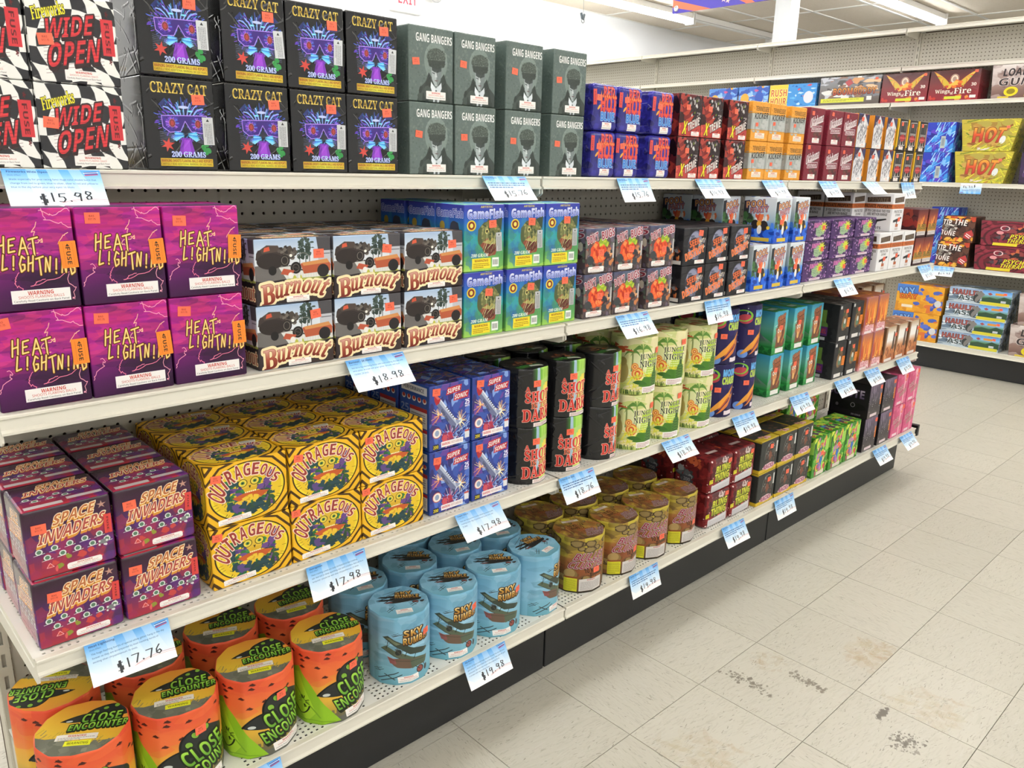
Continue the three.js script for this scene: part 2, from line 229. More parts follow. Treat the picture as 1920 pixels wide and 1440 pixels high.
// ---------------------------------------------------------------- printed packaging: flat print, drawn in percent of each face
function painter(c, X, Y, W, H, seed) {
  const r = rng(seed), x = c; x.save(); x.beginPath(); x.rect(X, Y, W, H); x.clip(); x.translate(X, Y); x.scale(W / 100, H / 100); x.lineJoin = 'round'; x.lineCap = 'round';
  const FONT = { b: 'bold 100px sans-serif', r: '100px sans-serif', s: 'bold 100px serif', p: '100px serif', m: '100px monospace' };
  const A = {
    x, r, W, H,
    R(a, b, w, h, col) { x.fillStyle = col; x.fillRect(a, b, w, h); return A; },
    bg(col) { return A.R(0, 0, 100, 100, col); },
    G(stops, ang = 90, a = 0, b = 0, w = 100, h = 100) { const t = ang * Math.PI / 180, cx = a + w / 2, cy = b + h / 2, dx = Math.cos(t) * w / 2, dy = Math.sin(t) * h / 2, g = x.createLinearGradient(cx - dx, cy - dy, cx + dx, cy + dy); stops.forEach((s, i) => g.addColorStop(i / (stops.length - 1), s)); x.fillStyle = g; x.fillRect(a, b, w, h); return A; },
    E(cx, cy, rx, ry, col, rot = 0) { x.fillStyle = col; x.beginPath(); x.ellipse(cx, cy, rx, ry, rot, 0, 7); x.fill(); return A; },
    O(cx, cy, rx, ry, col, lw = 1, a0 = 0, a1 = 6.2832) { x.strokeStyle = col; x.lineWidth = lw; x.beginPath(); x.ellipse(cx, cy, rx, ry, 0, a0, a1); x.stroke(); return A; },
    P(p, col, st, lw = 1) { x.beginPath(); for (let i = 0; i < p.length; i += 2) x.lineTo(p[i], p[i + 1]); x.closePath(); if (col) { x.fillStyle = col; x.fill(); } if (st) { x.strokeStyle = st; x.lineWidth = lw; x.stroke(); } return A; },
    L(p, col, lw = 1) { x.strokeStyle = col; x.lineWidth = lw; x.beginPath(); for (let i = 0; i < p.length; i += 2) x.lineTo(p[i], p[i + 1]); x.stroke(); return A; },
    C(p, col, fill, lw = 1) { x.beginPath(); x.moveTo(p[0], p[1]); for (let i = 2; i + 3 < p.length; i += 4) x.quadraticCurveTo(p[i], p[i + 1], p[i + 2], p[i + 3]); if (fill) { x.fillStyle = col; x.fill(); } else { x.strokeStyle = col; x.lineWidth = lw; x.stroke(); } return A; },
    al(v) { x.globalAlpha = v; return A; },
    T(s, a, b, w, h, col, o = {}) {
      x.save(); x.font = FONT[o.f || 'b']; x.textBaseline = 'alphabetic'; const m = x.measureText(s), l = m.actualBoundingBoxLeft, bw = l + m.actualBoundingBoxRight, bh = m.actualBoundingBoxAscent + m.actualBoundingBoxDescent;
      x.translate(a + w / 2, b + h / 2); if (o.rot) x.rotate(o.rot * Math.PI / 180); x.transform(1, o.sy || 0, o.sk || 0, 1, 0, 0); x.scale(w / bw, h / bh); const tx = l - bw / 2, ty = m.actualBoundingBoxAscent - bh / 2;
      if (o.sh) { x.fillStyle = o.sh; x.strokeStyle = o.sh; x.lineWidth = o.sw || 8; const d = o.sd || 6; for (let i = 1; i <= d; i += 2) { x.fillText(s, tx + i * (o.sx ?? .6), ty + i); if (o.sw) x.strokeText(s, tx + i * (o.sx ?? .6), ty + i); } }
      if (o.st) { x.strokeStyle = o.st; x.lineWidth = o.sw || 12; x.strokeText(s, tx, ty); }
      if (o.st2) { x.strokeStyle = o.st2; x.lineWidth = (o.sw || 12) * .45; x.strokeText(s, tx, ty); }
      if (Array.isArray(col)) { const g = x.createLinearGradient(0, ty - m.actualBoundingBoxAscent, 0, ty + m.actualBoundingBoxDescent); col.forEach((q, i) => g.addColorStop(i / (col.length - 1), q)); x.fillStyle = g; } else x.fillStyle = col;
      x.fillText(s, tx, ty); x.restore(); return A;
    },
    arc(s, cx, cy, rx, ry, a0, a1, ch, col, o = {}) { // letters along an ellipse arc, a in degrees from straight up; ch(t) letter height
      [...s].forEach((q, i) => { const t = s.length > 1 ? i / (s.length - 1) : .5, a = (a0 + (a1 - a0) * t) * Math.PI / 180, px = cx + Math.sin(a) * rx, py = cy - Math.cos(a) * ry; x.save(); x.translate(px, py); x.rotate(a * (o.turn ?? 1)); const h = typeof ch === 'function' ? ch(t) : ch; A.T(q, -(o.cw || 4) / 2, -h / 2, o.cw || 4, h, col, o); x.restore(); }); return A;
    },
    star(cx, cy, ro, ri, n, col, rot = 0, asp = 1) { const p = []; for (let i = 0; i < 2 * n; i++) { const a = rot + i * Math.PI / n, q = i % 2 ? ri : ro; p.push(cx + Math.sin(a) * q, cy - Math.cos(a) * q * asp); } return A.P(p, col); },
    blob(cx, cy, rx, ry, col, n = 14, j = .25, st, lw) { const p = []; for (let i = 0; i < n; i++) { const a = i / n * 6.283, q = 1 - j + 2 * j * r(); p.push(cx + Math.cos(a) * rx * q, cy + Math.sin(a) * ry * q); } return A.P(p, col, st, lw); },
    dots(n, cols, r0, r1, a = 0, b = 0, w = 100, h = 100) { for (let i = 0; i < n; i++) { const q = r0 + (r1 - r0) * r(); A.E(a + r() * w, b + r() * h, q, q * W / H, cols[Math.floor(r() * cols.length)]); } return A; },
    streaks(n, cols, len, lw, ang, spread, a = 0, b = 0, w = 100, h = 100) { for (let i = 0; i < n; i++) { const t = (ang + (r() - .5) * spread) * Math.PI / 180, l = len * (.3 + r()), px = a + r() * w, py = b + r() * h; A.L([px, py, px + Math.cos(t) * l, py + Math.sin(t) * l], cols[Math.floor(r() * cols.length)], lw * (.4 + r())); } return A; },
    mess(n, cols, s0, s1, a = 0, b = 0, w = 100, h = 100) { for (let i = 0; i < n; i++) A.blob(a + r() * w, b + r() * h, s0 + (s1 - s0) * r(), s0 + (s1 - s0) * r(), cols[Math.floor(r() * cols.length)], 9, .4); return A; },
    bolt(p, col, lw, j = 3, d = 3) { let q = p; for (let k = 0; k < d; k++) { const o = [q[0], q[1]]; for (let i = 2; i < q.length; i += 2) { o.push((q[i - 2] + q[i]) / 2 + (r() - .5) * j, (q[i - 1] + q[i + 1]) / 2 + (r() - .5) * j, q[i], q[i + 1]); } q = o; j *= .55; } return A.L(q, col, lw); },
    rays(cx, cy, n, ro, c1, c2) { for (let i = 0; i < n; i++) { const a = i / n * 6.283, b = (i + .5) / n * 6.283; A.P([cx, cy, cx + Math.cos(a) * ro, cy + Math.sin(a) * ro, cx + Math.cos(b) * ro, cy + Math.sin(b) * ro], i % 2 ? c1 : c2 || c1); } return A; },
    burst(cx, cy, n, r0, r1, cols, lw) { for (let i = 0; i < n; i++) { const a = r() * 6.283, q = r0 + (r1 - r0) * r(); A.L([cx + Math.cos(a) * r0 * .2, cy + Math.sin(a) * r0 * .2, cx + Math.cos(a) * q, cy + Math.sin(a) * q * W / H], cols[i % cols.length], lw); } return A; },
    fine(a, b, w, h, col, n) { const lh = h / n; for (let i = 0; i < n; i++) { let px = a; while (px < a + w * (i === n - 1 ? .6 : .97)) { const l = w * (.02 + .07 * r()); A.R(px, b + i * lh + lh * .25, Math.min(l, a + w - px), lh * .45, col); px += l + w * .015; } } return A; },
    warn(a, b, w, h, o = {}) { const bgc = o.bg || '#f1ece8'; x.fillStyle = bgc; x.beginPath(); x.roundRect(a, b, w, h, o.rad ?? 1); x.fill(); A.T('WARNING', a + w * .28, b + h * .1, w * .44, h * .22, o.c1 || '#b8392f', { f: 'b' }); A.T(o.l1 || 'SHOOTS FLAMING BALLS', a + w * .12, b + h * .4, w * .76, h * .17, o.c2 || '#b8645a', { f: 'r' }); A.T('Carefully Read Cautions on Back Panel', a + w * .05, b + h * .68, w * .9, h * .2, o.c3 || '#4a4648', { f: 'r' }); return A; },
    at(a, b, w, h, rot, fn) { x.save(); x.translate(a, b); x.rotate(rot * Math.PI / 180); x.scale(w / 100, h / 100); fn(A); x.restore(); return A; },
    clip(p, fn) { x.save(); x.beginPath(); for (let i = 0; i < p.length; i += 2) x.lineTo(p[i], p[i + 1]); x.clip(); fn(A); x.restore(); return A; },
    end() { x.restore(); },
  };
  return A;
}
const ART = {};
// ---- top shelf
ART.wide = (A, f) => {
  A.bg('#ecebe6'); const n = 6, m = 5;
  const q = (i, j) => [i * 100 / n + 7 * Math.sin(j * 1.5 + .4) - 3 + (j - 2) * 2, j * 100 / m + 5 * Math.sin(i * 1.2 + .8) + (i - 3) * 1.5];
  for (let j = -1; j <= m; j++) for (let i = -1; i <= n; i++) if ((i + j) & 1) { const p = []; for (const [a, b] of [[0, 0], [.5, 0], [1, 0], [1, .5], [1, 1], [.5, 1], [0, 1], [0, .5]]) p.push(...q(i + a, j + b)); A.P(p, '#232326'); }
  if (f === 'side') return;
  const red = { st: '#2b1012', sw: 12, sh: '#2b1012', sd: 9, sk: -.2, sy: -.2 };
  A.T('WIDE', 19, 24, 54, 23, '#d43138', red); A.T('OPEN', 20, 50, 58, 28, '#d43138', red);
  for (let i = 0; i < 16; i++) A.L([16, 24 + i * 4 + 6, 82, 24 + i * 4 - 5], 'rgba(60,10,14,.55)', .5);
  A.T('Fireworks', 6, 12, 38, 15, '#f2e52c', { f: 's', st: '#4a4410', sw: 10, rot: -17, sk: -.2 });
  A.at(82, 22, 14, 42, 0, () => { A.R(0, 0, 100, 100, '#cf3038'); A.T('* FUSE *', -24, 30, 148, 42, '#5c1014', { rot: 90 }); });
  A.warn(36, 84, 42, 12);
};
ART.cat = (A, f) => {
  A.bg('#0b0a0d'); A.streaks(60, ['#131217', '#060507', '#18161c'], 20, 1.2, 70, 60);
  if (f === 'side') { A.mess(12, ['#1b1f3c', '#2a1c40'], 3, 9, 60, 30, 40, 50); A.R(10, 88, 40, 6, '#5f5122'); return; }
  A.T('CRAZY CAT', 12, 6, 78, 11, ['#e9d36a', '#9c7d22', '#e2c95c'], { f: 's', st: '#3b2f0c', sw: 8 });
  if (f === 'top') { A.mess(20, ['#3a3f78', '#6a2fa0'], 4, 12, 20, 30, 60, 50); return; }
  A.blob(55, 46, 36, 21, '#181c44', 30, .12); A.P([20, 30, 30, 22, 40, 32], '#1f2a6a'); A.P([90, 28, 80, 21, 70, 31], '#1f2a6a');
  for (let i = 0; i < 420; i++) { const a = A.r() * 6.28, d = .25 + .85 * A.r(), u = 55 + Math.cos(a) * 34 * d, v = 45 + Math.sin(a) * 20 * d; A.L([u, v, u + Math.cos(a) * (2 + 4 * A.r()), v + Math.sin(a) * (2 + 3 * A.r())], ['#3f63d0', '#6a3fd0', '#2f9ac8', '#8a4fe0', '#23358a', '#101438', '#5a7ae6', '#0f1230'][i % 8], .5 + .6 * A.r()); }
  for (let i = -6; i <= 6; i++) A.C([55 + i * 4.6, 26 + i * i * .16, 55 + i * 3.4, 31, 55 + i * 2.2, 39], i % 2 ? '#0e1030' : '#8fb0f4', false, 1.3); A.E(55, 31, 7, 1.6, '#b9c6f4'); A.E(47, 35, 4, 1, '#7fd8ee'); A.E(64, 35, 4, 1, '#7fd8ee');
  const spec = [24, 41, 87, 39, 89, 51, 80, 58.5, 64, 57, 56, 46, 49, 57, 34, 58.5, 25, 53]; A.al(.82).P(spec, '#3d1c86').al(1);
  for (const ex of [38, 74]) { for (let i = 0; i < 40; i++) { const a = A.r() * 6.28; A.L([ex + Math.cos(a) * 3, 48.5 + Math.sin(a) * 3, ex + Math.cos(a) * 9, 48.5 + Math.sin(a) * 6.4], ['#8a4fd8', '#5a2fb0', '#b06ae8', '#3f6ad0'][i % 4], .8); } A.E(ex, 48.5, 4, 4.2, '#5a1c34'); A.E(ex, 48.5, 2.6, 3, '#a83c3a'); A.O(ex, 48.5, 4, 4.2, '#c87a6a', .5); }
  A.P(spec, null, '#b48af0', .9);
  A.P([56, 48, 62, 58, 56, 63, 50, 58], '#0f1230'); for (let i = 0; i < 5; i++) A.P([54, 59 + i * .6, 40 - i, 57 + i * 2, 42, 60 + i * 2], ['#4fa0f0', '#7fd0f4', '#3a78d8'][i % 3]).P([58, 59 + i * .6, 72 + i, 57 + i * 2, 70, 60 + i * 2], ['#4fc0f0', '#7fd0f4', '#3a88d8'][i % 3]);
  for (let i = 0; i < 8; i++) A.L([40 - i % 2, 61 + i, 20, 58 + i * 2], '#8a94bc', .3).L([72, 61 + i, 92, 58 + i * 2], '#8a94bc', .3);
  A.P([50, 64, 62, 64, 68, 82, 44, 82], '#7a2fb4'); A.P([53, 66, 60, 66, 62, 82, 50, 82], '#9a3fd0');
  A.star(30, 72, 10, 4, 6, '#c8433a', .2, .8); for (const [a, b] of [[84, 70], [80, 74], [87, 77], [83, 79]]) A.E(a, b, 4, 3, '#2f8f45', .5);
  A.T('200 GRAMS', 34, 79, 48, 6, '#c9d6f5', { f: 's', st: '#4a5fc0', sw: 8 });
  A.G(['#c7a022', '#d8d238', '#d7b52a'], 20, 18, 86.5, 74, 8.5); A.T('WARNING SHOOTS FLAMING BALLS AND REPORTS', 19, 87.5, 72, 3, '#7a2a16', { f: 'b' }); A.T('CAREFULLY READ ADDITIONAL WARNING ON SIDE PANEL', 19, 91.5, 72, 2.4, '#3d3310', { f: 'r' });
};
ART.gang = (A, f) => {
  A.bg('#5c6a65'); A.dots(500, ['rgba(74,88,81,.5)', 'rgba(116,128,122,.4)', 'rgba(98,112,106,.5)'], .4, 2.4);
  if (f !== 'front') return;
  A.T('GANG BANGERS', 16, 10, 80, 11, '#e8eae8', { st: '#3c4643', sw: 6, f: 'b' });
  A.E(60, 45, 26, 26, 'rgba(170,182,178,.35)');
  A.P([18, 100, 24, 82, 38, 72, 44, 60, 50, 66, 72, 66, 78, 60, 84, 72, 96, 80, 100, 86, 100, 100], '#343e39'); A.P([38, 72, 44, 60, 56, 84, 52, 100, 32, 100], '#262f2a'); A.P([84, 72, 78, 60, 65, 84, 68, 100, 92, 100], '#2b342f'); A.mess(20, ['#3d4842', '#2a332e'], 3, 8, 20, 82, 76, 16);
  A.P([50, 74, 60, 80, 71, 74, 67, 100, 54, 100], '#b9c1c6'); A.P([49, 72, 60, 83, 54, 91, 48, 80], '#dfe5ea'); A.P([72, 72, 60, 83, 66, 91, 73, 80], '#cfd6dc'); A.P([58.5, 83, 62, 83, 63, 100, 57.5, 100], '#4f5655');
  A.P([49, 50, 73, 50, 73, 60, 70, 70, 63, 78, 58, 78, 51, 69], '#a3acad'); A.P([62, 52, 73, 50, 73, 60, 70, 70, 63, 78, 61, 70], '#747e7e'); A.P([50, 49, 73, 49, 72, 57, 61, 60, 51, 57], '#39423f'); A.P([60, 58, 63, 65.5, 57, 66], '#c3cacb'); A.P([56, 70, 61, 69.3, 66, 70, 61, 71.6], '#6a5f60'); A.L([52, 60, 57, 61], '#2c3432', 1);
  A.blob(61, 39, 21, 12, '#49534c', 30, .05); A.dots(420, ['#38423b', '#5c675e', '#2f3832', '#6a756b'], .3, .9, 41, 29, 40, 20); A.P([42, 44, 81, 43, 79, 51, 62, 55, 45, 52], '#333c36'); A.dots(80, ['#3d473f', '#28302a'], .3, .8, 44, 45, 34, 7); A.L([61, 27, 62.5, 46], '#39423c', .8);
  A.warn(38, 85, 44, 11, { c1: '#c24a44' });
};
ART.rhb = (A, f) => {
  A.bg('#2c2a84'); A.mess(40, ['#262478', '#34329a', '#222066'], 4, 14);
  if (f !== 'front') return;
  A.mess(14, ['#4a3a9a', '#e2703a'], 3, 8, 28, 18, 60, 40);
  A.T('RED', 38, 6, 44, 22, '#e0483f', { st: '#8a1f28', sw: 10 }); A.T('HOT', 28, 24, 64, 34, '#e4503f', { st: '#9a2430', sw: 8 });
  for (let i = 0; i < 9; i++) A.P([28 + i * 7, 50, 31 + i * 7, 60 + (i % 3) * 5, 34 + i * 7, 50], '#dd4a3c').P([26 + i * 8, 28, 29 + i * 8, 14 + (i % 3) * 5, 31 + i * 8, 30], '#ef8a45');
  A.E(22, 50, 8, 3, '#e2a03a', -.7); A.T('BLUE', 30, 60, 54, 18, '#3f8fd8', { st: '#9fd0f2', sw: 9 }); A.T('BLUE', 30, 60, 54, 18, '#2f6fc8'); A.O(88, 78, 2.6, 2.2, '#b7c6ec', .8);
  A.warn(36, 81, 38, 15);
};
ART.xt = (A, f) => {
  A.bg('#5e1f22'); A.mess(50, ['#7c2a2a', '#3a1719', '#a33b32', '#241214'], 4, 16);
  if (f !== 'front') return;
  A.mess(30, ['#1d1517', '#2b1b1d', '#38292a'], 5, 15, 30, 5, 70, 60); A.mess(16, ['#8d8685', '#b5b0ac', '#6b7a34', '#c9c4bf'], 2, 6, 40, 8, 50, 50);
  for (let i = 0; i < 6; i++) A.P([4 + i * 3, 20 + i * 9, 30 + i * 7, 8 + i * 8, 20 + i * 5, 30 + i * 8], i % 2 ? '#b2402f' : '#7d2422');
  A.P([0, 70, 60, 62, 100, 74, 100, 100, 0, 100], '#b5403a'); A.mess(12, ['#d65a44', '#8d2a2c'], 3, 9, 0, 72, 100, 26);
  A.T('TREME', 38, 60, 54, 19, '#e6dfd8', { st: '#3a1416', sw: 12, rot: -20, sk: -.2 }); A.T('X', 17, 64, 18, 30, '#f0e02e', { st: '#5a3a12', sw: 10, sk: -.2 });
  A.warn(56, 87, 36, 10);
};
ART.ten = (A, f) => {
  A.bg('#e09a35'); A.dots(160, ['#d58c2b', '#eaa945'], .5, 3); A.R(0, 30, 100, 42, '#a9aca8'); A.mess(40, ['#b5b8b5', '#9aa09c', '#a2a6a3'], 3, 12, 0, 32, 100, 38); A.R(0, 28, 100, 3, '#c08a3a'); A.R(0, 71, 100, 2, '#c5862d');
  if (f !== 'front') return;
  A.T('TENNESSEE', 18, 12, 74, 12, '#4a3418', { f: 'b' }); A.T('KICKER', 16, 28, 76, 15, '#1c1a18', { sk: -.2, rot: -3 });
  A.warn(24, 79, 54, 14, { bg: '#e9dccb' });
};
ART.okl = (A, f) => {
  A.bg('#7b2233'); A.dots(200, ['#6d1b2b', '#8a2c3d', '#5c2a2a'], .5, 3);
  if (f !== 'front') return;
  A.mess(30, ['#5c3a34', '#4d2b2c', '#6d4038'], 3, 9, 20, 48, 66, 32); A.T('Oklahoma', 8, 20, 84, 26, '#f0e9ea', { f: 's', rot: -14, sk: -.25, st: '#4a1420', sw: 8 });
  A.L([22, 46, 82, 36], '#efe6e8', 1.5); A.R(20, 50, 66, 15, '#7b2233'); A.P([20, 50, 86, 48, 86, 63, 20, 65], null, '#e9dcdf', 1.6); A.T('BOOMERS', 24, 52, 58, 10, '#e2cfd2', { st: '#3e1018', sw: 8 }); A.warn(30, 82, 46, 13);
};
ART.star = (A, f) => {
  A.bg('#3d2740'); A.mess(30, ['#5a1f34', '#2b1c34', '#2a3560'], 5, 15); if (f !== 'front') { A.R(60, 0, 40, 100, '#d98a2a'); return; }
  A.P([50, 0, 98, 36, 88, 100, 4, 100, 2, 40], '#d8d6d8'); A.mess(36, ['#8d8a90', '#b4b2b8', '#6e6c76', '#eceaec'], 2, 7, 14, 24, 68, 64); A.star(46, 18, 10, 4, 5, '#3b4a78'); A.streaks(12, ['#3a3a44', '#54545e'], 60, 2, -48, 20, 6, 60, 60, 30);
  A.R(86, 34, 14, 50, '#dd8c2c'); A.R(88, 40, 10, 6, '#b9641c'); A.warn(40, 88, 40, 9);
};
ART.blk = (A, f) => {
  A.bg('#1d1b1c'); if (f === 'side') { A.R(62, 0, 38, 100, '#dcae22'); return; } if (f !== 'front') return;
  A.R(0, 0, 10, 90, '#dcae22'); A.R(92, 20, 8, 60, '#d9792a'); A.P([24, 10, 88, 8, 88, 82, 22, 84], null, '#d4d0cc', 2); A.R(32, 14, 20, 26, '#3b3b3d'); A.R(58, 12, 22, 27, '#4a4a4c'); A.R(28, 42, 56, 8, '#8d8a88'); A.blob(54, 60, 30, 11, '#a83238', 16, .15); A.R(30, 58, 48, 4, '#d1585a');
  A.P([34, 82, 40, 66, 46, 82], '#bdb9b4').P([62, 82, 66, 66, 72, 82], '#bdb9b4'); A.warn(28, 86, 46, 11);
};
// ---- second shelf
ART.heat = (A, f) => {
  A.G(['#b01f86', '#a51b85', '#7d1873', '#4d1450', '#341038'], 80); for (let i = 0; i < 70; i++) A.al(.3).blob(A.r() * 100, A.r() * 62, 8 + A.r() * 16, 1.5 + A.r() * 4, ['#d02f9e', '#e0458f', '#7a1770', '#4b1250', '#c62a6a', '#e84a68'][i % 6], 12, .35); A.al(1);
  if (f === 'side') { A.bolt([5, 20, 40, 50, 60, 90], '#ef7f9e', .8, 12); return; }
  if (f === 'top') { A.bolt([5, 70, 40, 40, 95, 20], '#d77aa8', .8, 14); return; }
  for (let i = 0; i < 40; i++) A.al(.35).blob(30 + A.r() * 70, 62 + A.r() * 34, 10 + A.r() * 14, 3 + A.r() * 5, ['#2d1233', '#241028', '#3a1540'][i % 3], 12, .3); A.al(1);
  const bolts = [[64, 0, 70, 12, 100, 20], [62, 14, 58, 26, 66, 30, 50, 38, 60, 44], [100, 4, 80, 8, 66, 3], [94, 25, 82, 36], [38, 62, 34, 70, 40, 78, 28, 92], [64, 70, 48, 76, 92, 64, 100, 60], [90, 66, 96, 80, 93, 92], [2, 80, 16, 66, 12, 58]];
  for (const b of bolts) A.bolt(b, ['#f3a6b8', '#f6c49a', '#ef7f9e'][b.length % 3], .7, 9);
  const HL = { H: [[.1, 0, .02, 1], [.85, -.05, .75, 1.05], [.05, .5, .8, .42]], E: [[.85, .05, .1, .12, .05, .95, .85, .88], [.08, .52, .62, .48]], A: [[0, 1, .5, 0, 1.25, 1.15], [.2, .62, .85, .6]], T: [[-.1, .1, 1.1, -.04], [.45, .05, .7, 1.15]], L: [[.25, 0, .05, .95, .8, .86]], I: [[.5, .05, .45, .72], [.43, .92, .45, .98]], G: [[.85, .15, .4, 0, .05, .5, .3, 1, .85, .85, .85, .55, .5, .55]], N: [[.05, 1, .15, 0, .75, 1, .9, -.05]] };
  const hand = (word, x0, y0, cw, ch, dy) => { for (const [col, lw] of [['#23120c', 3.8], ['#b97f22', 2.5], ['#efdc92', 1.1]]) [...word].forEach((q, i) => { for (const st of HL[q]) { const p = []; for (let j = 0; j < st.length; j += 2) p.push(x0 + i * cw + st[j] * cw * .72 - st[j + 1] * 1.6, y0 + dy * i + st[j + 1] * (ch - (i % 2) * 1.5)); A.L(p, col, lw); } }); };
  hand('HEAT', 21, 28, 10.6, 16, .4); hand('LIGHTNING', 23, 44.5, 8.7, 15, .9);
  A.R(27, 79.5, 62, 13, '#ece8e6'); A.T('WARNING', 44, 80.6, 27, 4, '#c13a2c'); A.T('SHOOTS FLAMING BALLS', 34, 85.2, 48, 2.8, '#c1574a', { f: 'r' }); A.T('Carefully Read Cautions on Back Panel', 29, 89, 58, 2.8, '#39363a', { f: 'r' });
};
ART.burn = (A, f) => {
  A.bg('#2a2224'); const car = () => {
    A.G(['#9fb6d4', '#d5dbe2', '#c9cccf'], 90, 0, 0, 100, 62); A.P([80, 0, 100, 0, 100, 40, 84, 38], '#4c4a4e'); A.R(82, 22, 18, 20, '#b9bbc2'); A.R(84, 26, 14, 1.5, '#6d6e74'); A.P([0, 40, 40, 38, 55, 60, 0, 66], '#6a6664'); A.P([30, 44, 84, 40, 100, 46, 100, 62, 40, 64], '#cfd0cc');
    for (const [a, b] of [[58, 16], [66, 10], [71, 16]]) { A.L([a, b, a - 1, 44], '#26302b', .9); A.mess(16, ['#2f3d36', '#43524a'], 1, 4, a - 5, b - 8, 10, 24); }
    A.L([56, 40, 56, 66], '#dcdad6', 1); for (let i = 0; i < 16; i++) A.R(44 + i * 3.6, 50 + (i % 3), .8, 14, '#ded9d2'); A.R(40, 62, 60, 3, '#9aa14e'); A.mess(12, ['#b7b84a', '#8a8f52'], 1, 3, 44, 60, 50, 5);
    A.blob(22, 26, 20, 14, '#3c3230', 20, .07); A.E(20, 34, 17, 12, '#2f2826'); A.P([8, 16, 16, 10, 30, 11, 34, 20, 10, 22], '#4e423c'); A.P([13, 14, 19, 12, 20, 18, 12, 20], '#c8553a'); A.P([34, 16, 46, 12, 54, 26, 42, 34], '#48403a'); A.mess(18, ['#57504a', '#2e2a28', '#6d665f'], 1, 4, 32, 12, 20, 20); A.E(38, 34, 6.5, 9, '#2b2624'); A.O(38, 34, 4, 6, '#7a736b', .8); A.E(22, 48, 5, 7, '#1f1c1c'); A.E(52, 46, 7, 9, '#1d1a1a'); A.O(52, 46, 4, 5.5, '#6e6862', .8);
    A.E(46, 27, 2, 2.4, '#e8e6dc'); A.L([44, 42, 60, 50], '#3a3432', 2); A.P([58, 40, 94, 36, 99, 44, 98, 54, 62, 56], '#b0583a'); A.P([60, 39, 94, 35, 97, 41, 62, 44], '#c98a52'); A.P([36, 46, 50, 50, 46, 58, 32, 54], '#b3543c'); A.E(88, 53, 8, 10, '#262223'); A.E(45, 57, 3.4, 4.6, '#e4e0da'); A.O(62, 33, 8, 9, '#8f8a84', .8, 3.4, 6);
  };
  if (f === 'side') { car(); A.G(['#332a2c', '#2a2224', '#3a2e2c'], 80, 0, 66, 100, 34); A.T('Burnout', 8, 70, 88, 22, '#a5503c', { f: 's', st: '#f0dcae', sw: 14 }); return; }
  if (f === 'top') { car(); A.G(['#332a2c', '#2a2224', '#3a2e2c'], 80, 0, 66, 100, 34); A.T('Burnout', 16, 68, 70, 24, '#a5503c', { f: 's', st: '#f0dcae', sw: 14 }); return; }
  car(); A.G(['#332a2c', '#2a2224', '#3a2e2c'], 80, 0, 66, 100, 34); A.P([0, 62, 40, 70, 100, 62, 100, 70, 0, 72], '#2c2426');
  const o = { f: 's', cw: 13, turn: .5, st: '#f0dcae', sw: 26, sk: -.18 }; const L = [['B', 15, 83, 17, 30], ['u', 29, 80, 12, 20], ['r', 41, 77, 10, 20], ['n', 52, 75.5, 12, 19], ['o', 65, 76, 11, 19], ['u', 77, 78, 12, 20], ['t', 89, 80, 8, 26]];
  for (const pass of [0, 1]) L.forEach(([s, a, b, w, h], i) => A.T(s, a - w / 2, b - h / 2, w, h, pass ? ['#d5a394', '#a5503c', '#6d2418'] : '#f0dcae', { f: 's', sk: -.2, rot: -12 + i * 5, ...(pass ? { st: '#7a3020', sw: 3 } : { st: '#f0dcae', sw: 24 }) }));
  A.warn(38, 88.5, 30, 9);
};
ART.fish = (A, f) => {
  A.G(['#3b3a9e', '#2a62b8', '#2f9a9a', '#5a9a58', '#9fce5a'], 90); A.mess(40, ['rgba(60,150,170,.4)', 'rgba(70,140,90,.4)', 'rgba(40,90,170,.4)'], 4, 14, 0, 25, 100, 60);
  if (f === 'top') { A.G(['#7ac0a0', '#3f74c2', '#c8d8c8'], 0); A.mess(16, ['#5aa2d0', '#a7d0a0'], 6, 20); return; }
  if (f === 'side') { A.T('GameFish', 4, 7, 92, 13, '#5a63b8', { st: '#c9d2ee', sw: 9 }); A.E(24, 33, 9, 7, '#a8923a'); A.blob(66, 45, 20, 20, '#3b3f4f', 20, .15); return; }
  A.T('ARTISTIC', 40, 2.5, 30, 3, '#d9c84a'); A.T('GameFish', 8, 7, 88, 14, ['#e8ecfa', '#5666c4'], { st: '#2a2f86', sw: 14, st2: '#dfe4f6' });
  A.E(18, 31, 11, 8, '#d8c23c'); A.E(18, 31, 8, 6, '#7d2f22'); A.E(18, 31, 4, 3.4, '#e0cf66');
  A.blob(63, 48, 30, 25, '#4f5a3a', 30, .08); A.E(66, 44, 24, 20, '#6d7044'); A.P([40, 60, 56, 50, 84, 60, 78, 76, 58, 78], '#8a4a38'); A.E(64, 66, 14, 8, '#5d2a24'); A.P([44, 56, 70, 50, 88, 58, 66, 60], '#a49a58'); A.E(56, 40, 5, 4.2, '#c9bd72'); A.E(56, 40, 2.4, 2.2, '#20180f'); A.mess(40, ['#3c4a30', '#8f8d58', '#5a6240'], 1, 4, 42, 28, 48, 24); A.P([74, 24, 94, 20, 92, 40], '#394a36'); A.streaks(20, ['#cfd8a0', '#7c8a58'], 16, .8, -60, 60, 45, 55, 40, 25);
  A.T('200 GRAM', 18, 73, 42, 5, '#e8f0e0', { f: 's', sk: -.2 }); A.R(20, 80, 46, 16, '#ead532'); A.T('WARNING', 26, 81.5, 34, 4, '#8a4a12'); A.fine(23, 87, 40, 8, '#8a6a14', 3); A.R(70, 80, 17, 14, '#e9ede8'); for (let i = 0; i < 8; i++) A.R(72 + i * 1.7, 83, .8, 8, '#555');
};
